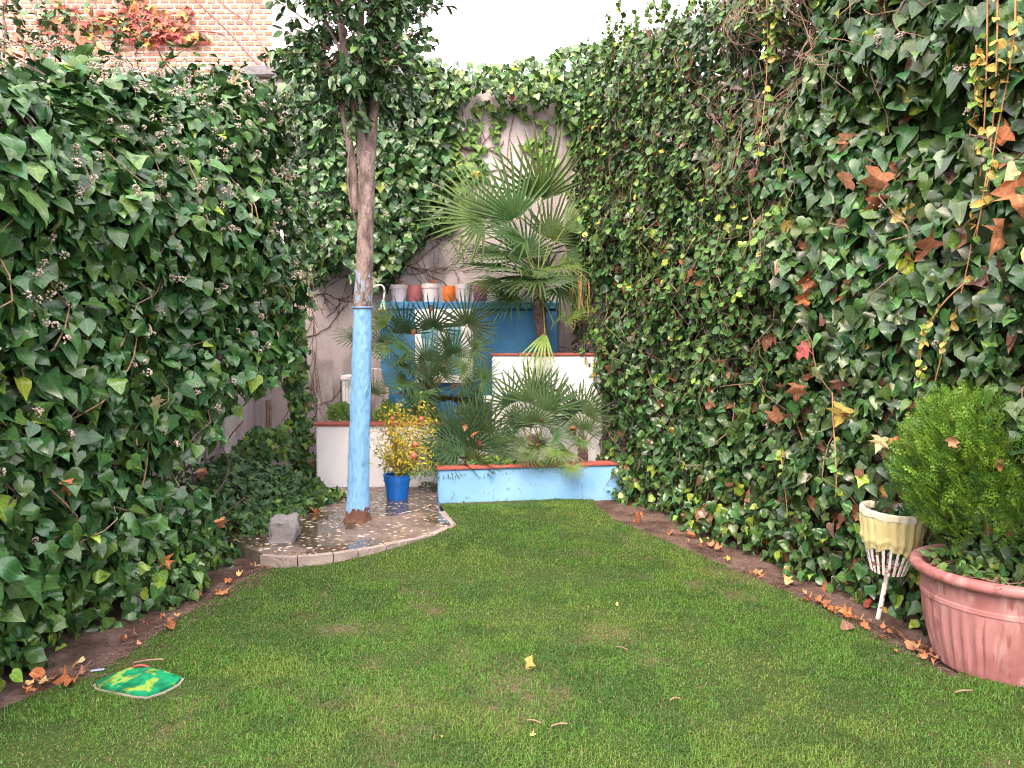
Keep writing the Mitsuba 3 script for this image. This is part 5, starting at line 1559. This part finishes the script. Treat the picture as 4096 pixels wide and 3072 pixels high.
    # on the ground
    spots = [(2135, 2670, .085, 4, 'bright orange leaf lying alone in the middle of the lawn'), (245, 2735, .12, 5, 'large tan leaf on the soil left of the green drain cover'), (155, 2755, .10, 5, 'brown orange leaf against the left ivy, near the drain cover'), (665, 2510, .11, 5, 'tan leaf on the soil strip below the left ivy'),
             (890, 2370, .09, 5, 'dry leaf on the soil strip near the paving kerb'), (565, 2575, .05, 5, 'small orange leaf on the soil above the drain cover'), (1765, 2940, .035, 4, 'small yellow leaf in the lawn foreground, left one'), (2125, 2942, .03, 4, 'small yellow leaf in the lawn foreground, right one'), (2475, 2420, .03, 13, 'pale white petal like leaf on the lawn'),
             (3585, 2608, .05, 5, 'small orange leaf on the lawn before the terracotta pot'), (1235, 2046, .10, 5, 'orange leaf at the edge of the ground cover on the paving'), (1265, 2050, .09, 5, 'second orange leaf at the edge of the ground cover, by the paving'), (3395, 2515, .10, 6, 'brown leaf on the soil left of the picker pole')]
    for px, py, s, pal, lab in spots:
        q = ground(px, py, PAVE_Z + .012 if 1200 < px < 1300 and py < 2100 else .03)
        a = rng.uniform(0, 6.28)
        one('fallen_leaf', q, [math.cos(a), math.sin(a), .15], [rng.normal() * .25, -.25, 1], s * .75, pal, lab, 'fallen leaf', 'fallen leaves on the ground', -.25, .6)
    edge = [(2430, 2030), (2650, 2120), (2900, 2235), (3100, 2330), (3300, 2430), (3450, 2500), (3600, 2570), (3750, 2650)]
    for i in range(54):
        t = rng.uniform(0, 7) if i < 30 else rng.uniform(3.6, 7)
        j = int(t); f = t - j
        px = edge[j][0] * (1 - f) + edge[j + 1][0] * f + rng.normal() * 10; py = edge[j][1] * (1 - f) + edge[j + 1][1] * f - rng.uniform(-6, 38)
        q = ground(px, py, .025); a = rng.uniform(0, 6.28)
        one('fallen_leaf', q, [math.cos(a), math.sin(a), .2], [rng.normal() * .4, -.3, 1], sz_ := rng.uniform(.03, .075), *tone(rng.choice([5, 6, 13, 4], p=[.45, .35, .15, .05]), ('small' if sz_ < .05 else 'broad') + ' {} leaf on the soil under the right ivy, ' + ('at the far end' if t < 2 else 'halfway along' if t < 4 else 'left of the picker pole' if t < 5.2 else 'between picker pole and pot')), 'fallen leaf', 'fallen leaves along the right ivy', -.35, .9)
    edge = [(40, 2800), (300, 2690), (620, 2510), (860, 2380), (1000, 2290), (1090, 2262)]
    for i in range(28):
        t = rng.uniform(0, 5); j = int(t); f = t - j
        px = edge[j][0] * (1 - f) + edge[j + 1][0] * f + rng.normal() * 12; py = edge[j][1] * (1 - f) + edge[j + 1][1] * f - rng.uniform(-8, 40)
        q = ground(px, py, .02); a = rng.uniform(0, 6.28)
        one('fallen_leaf', q, [math.cos(a), math.sin(a), .2], [rng.normal() * .4, -.3, 1], sz_ := rng.uniform(.025, .055), *tone(rng.choice([5, 6, 13]), ('small' if sz_ < .04 else 'broad') + ' {} leaf on the soil under the left ivy, ' + ('near the drain cover' if t < 1.5 else 'halfway along' if t < 3 else 'by the paving kerb')), 'fallen leaf', 'fallen leaves along the left ivy', -.35, .9)
    # straw and twigs
    bits = []
    for i in range(520):
        if i % 2:
            j = rng.integers(0, 4); f = rng.random()
            e = [(300, 2720), (620, 2540), (860, 2420), (1000, 2330), (1090, 2290)]
        else:
            j = rng.integers(0, 5); f = rng.random()
            e = [(2430, 2040), (2650, 2140), (2900, 2250), (3200, 2380), (3500, 2530), (3750, 2670)]
        px, py = e[j][0] * (1 - f) + e[j + 1][0] * f + rng.normal() * 25, e[j][1] * (1 - f) + e[j + 1][1] * f + rng.normal() * 22 - 8
        q = ground(px, py, .012); a = rng.uniform(0, 3.14); L = rng.uniform(.01, .06)
        d = np.array([math.cos(a), math.sin(a), rng.uniform(0, .2)]) * L
        bits.append(tube([q - d, q + [0, 0, .006], q + d], [.0012, .0022, .0012], 3))
    single('litter', join(bits), 'dry_stem', 'dry twigs and straw scattered on the soil beside the ivy', 'litter', kind='stuff', smooth=True)
    for a, b, r, lab in [((530, 2652), (655, 2637), .004, 'pale straw stick lying above the drain cover'), ((2205, 2905), (2270, 2895), .0035, 'pale twig lying on the lawn in the foreground'), ((2108, 2880), (2165, 2893), .003, 'thin curved twig left of the pale twig on the lawn'), ((2465, 2586), (2510, 2600), .003, 'brown twig on the right middle of the lawn'), ((2680, 2800), (2720, 2793), .0035, 'tan twig on the right foreground lawn'), ((3820, 2770), (3890, 2763), .004, 'grey twig on the grass before the terracotta pot')]:
        p, q = ground(*a, .035), ground(*b, .04)
        single('twig', tm(tube(curve([p, (p + q) / 2 + [0, .004, .004], q], 6), r, 5)), 'twig', lab, 'twig', smooth=40)
    q = ground(390, 2677, .02)
    m = cbox((-.03, -.008, 0), (.03, .008, .008), .003)
    single('scrap', oriented(m, (q[0], q[1], .012), .35), 'litter_blue', 'pale blue plastic scrap on the soil under the left ivy', 'litter scrap')
make_dead_leaves()
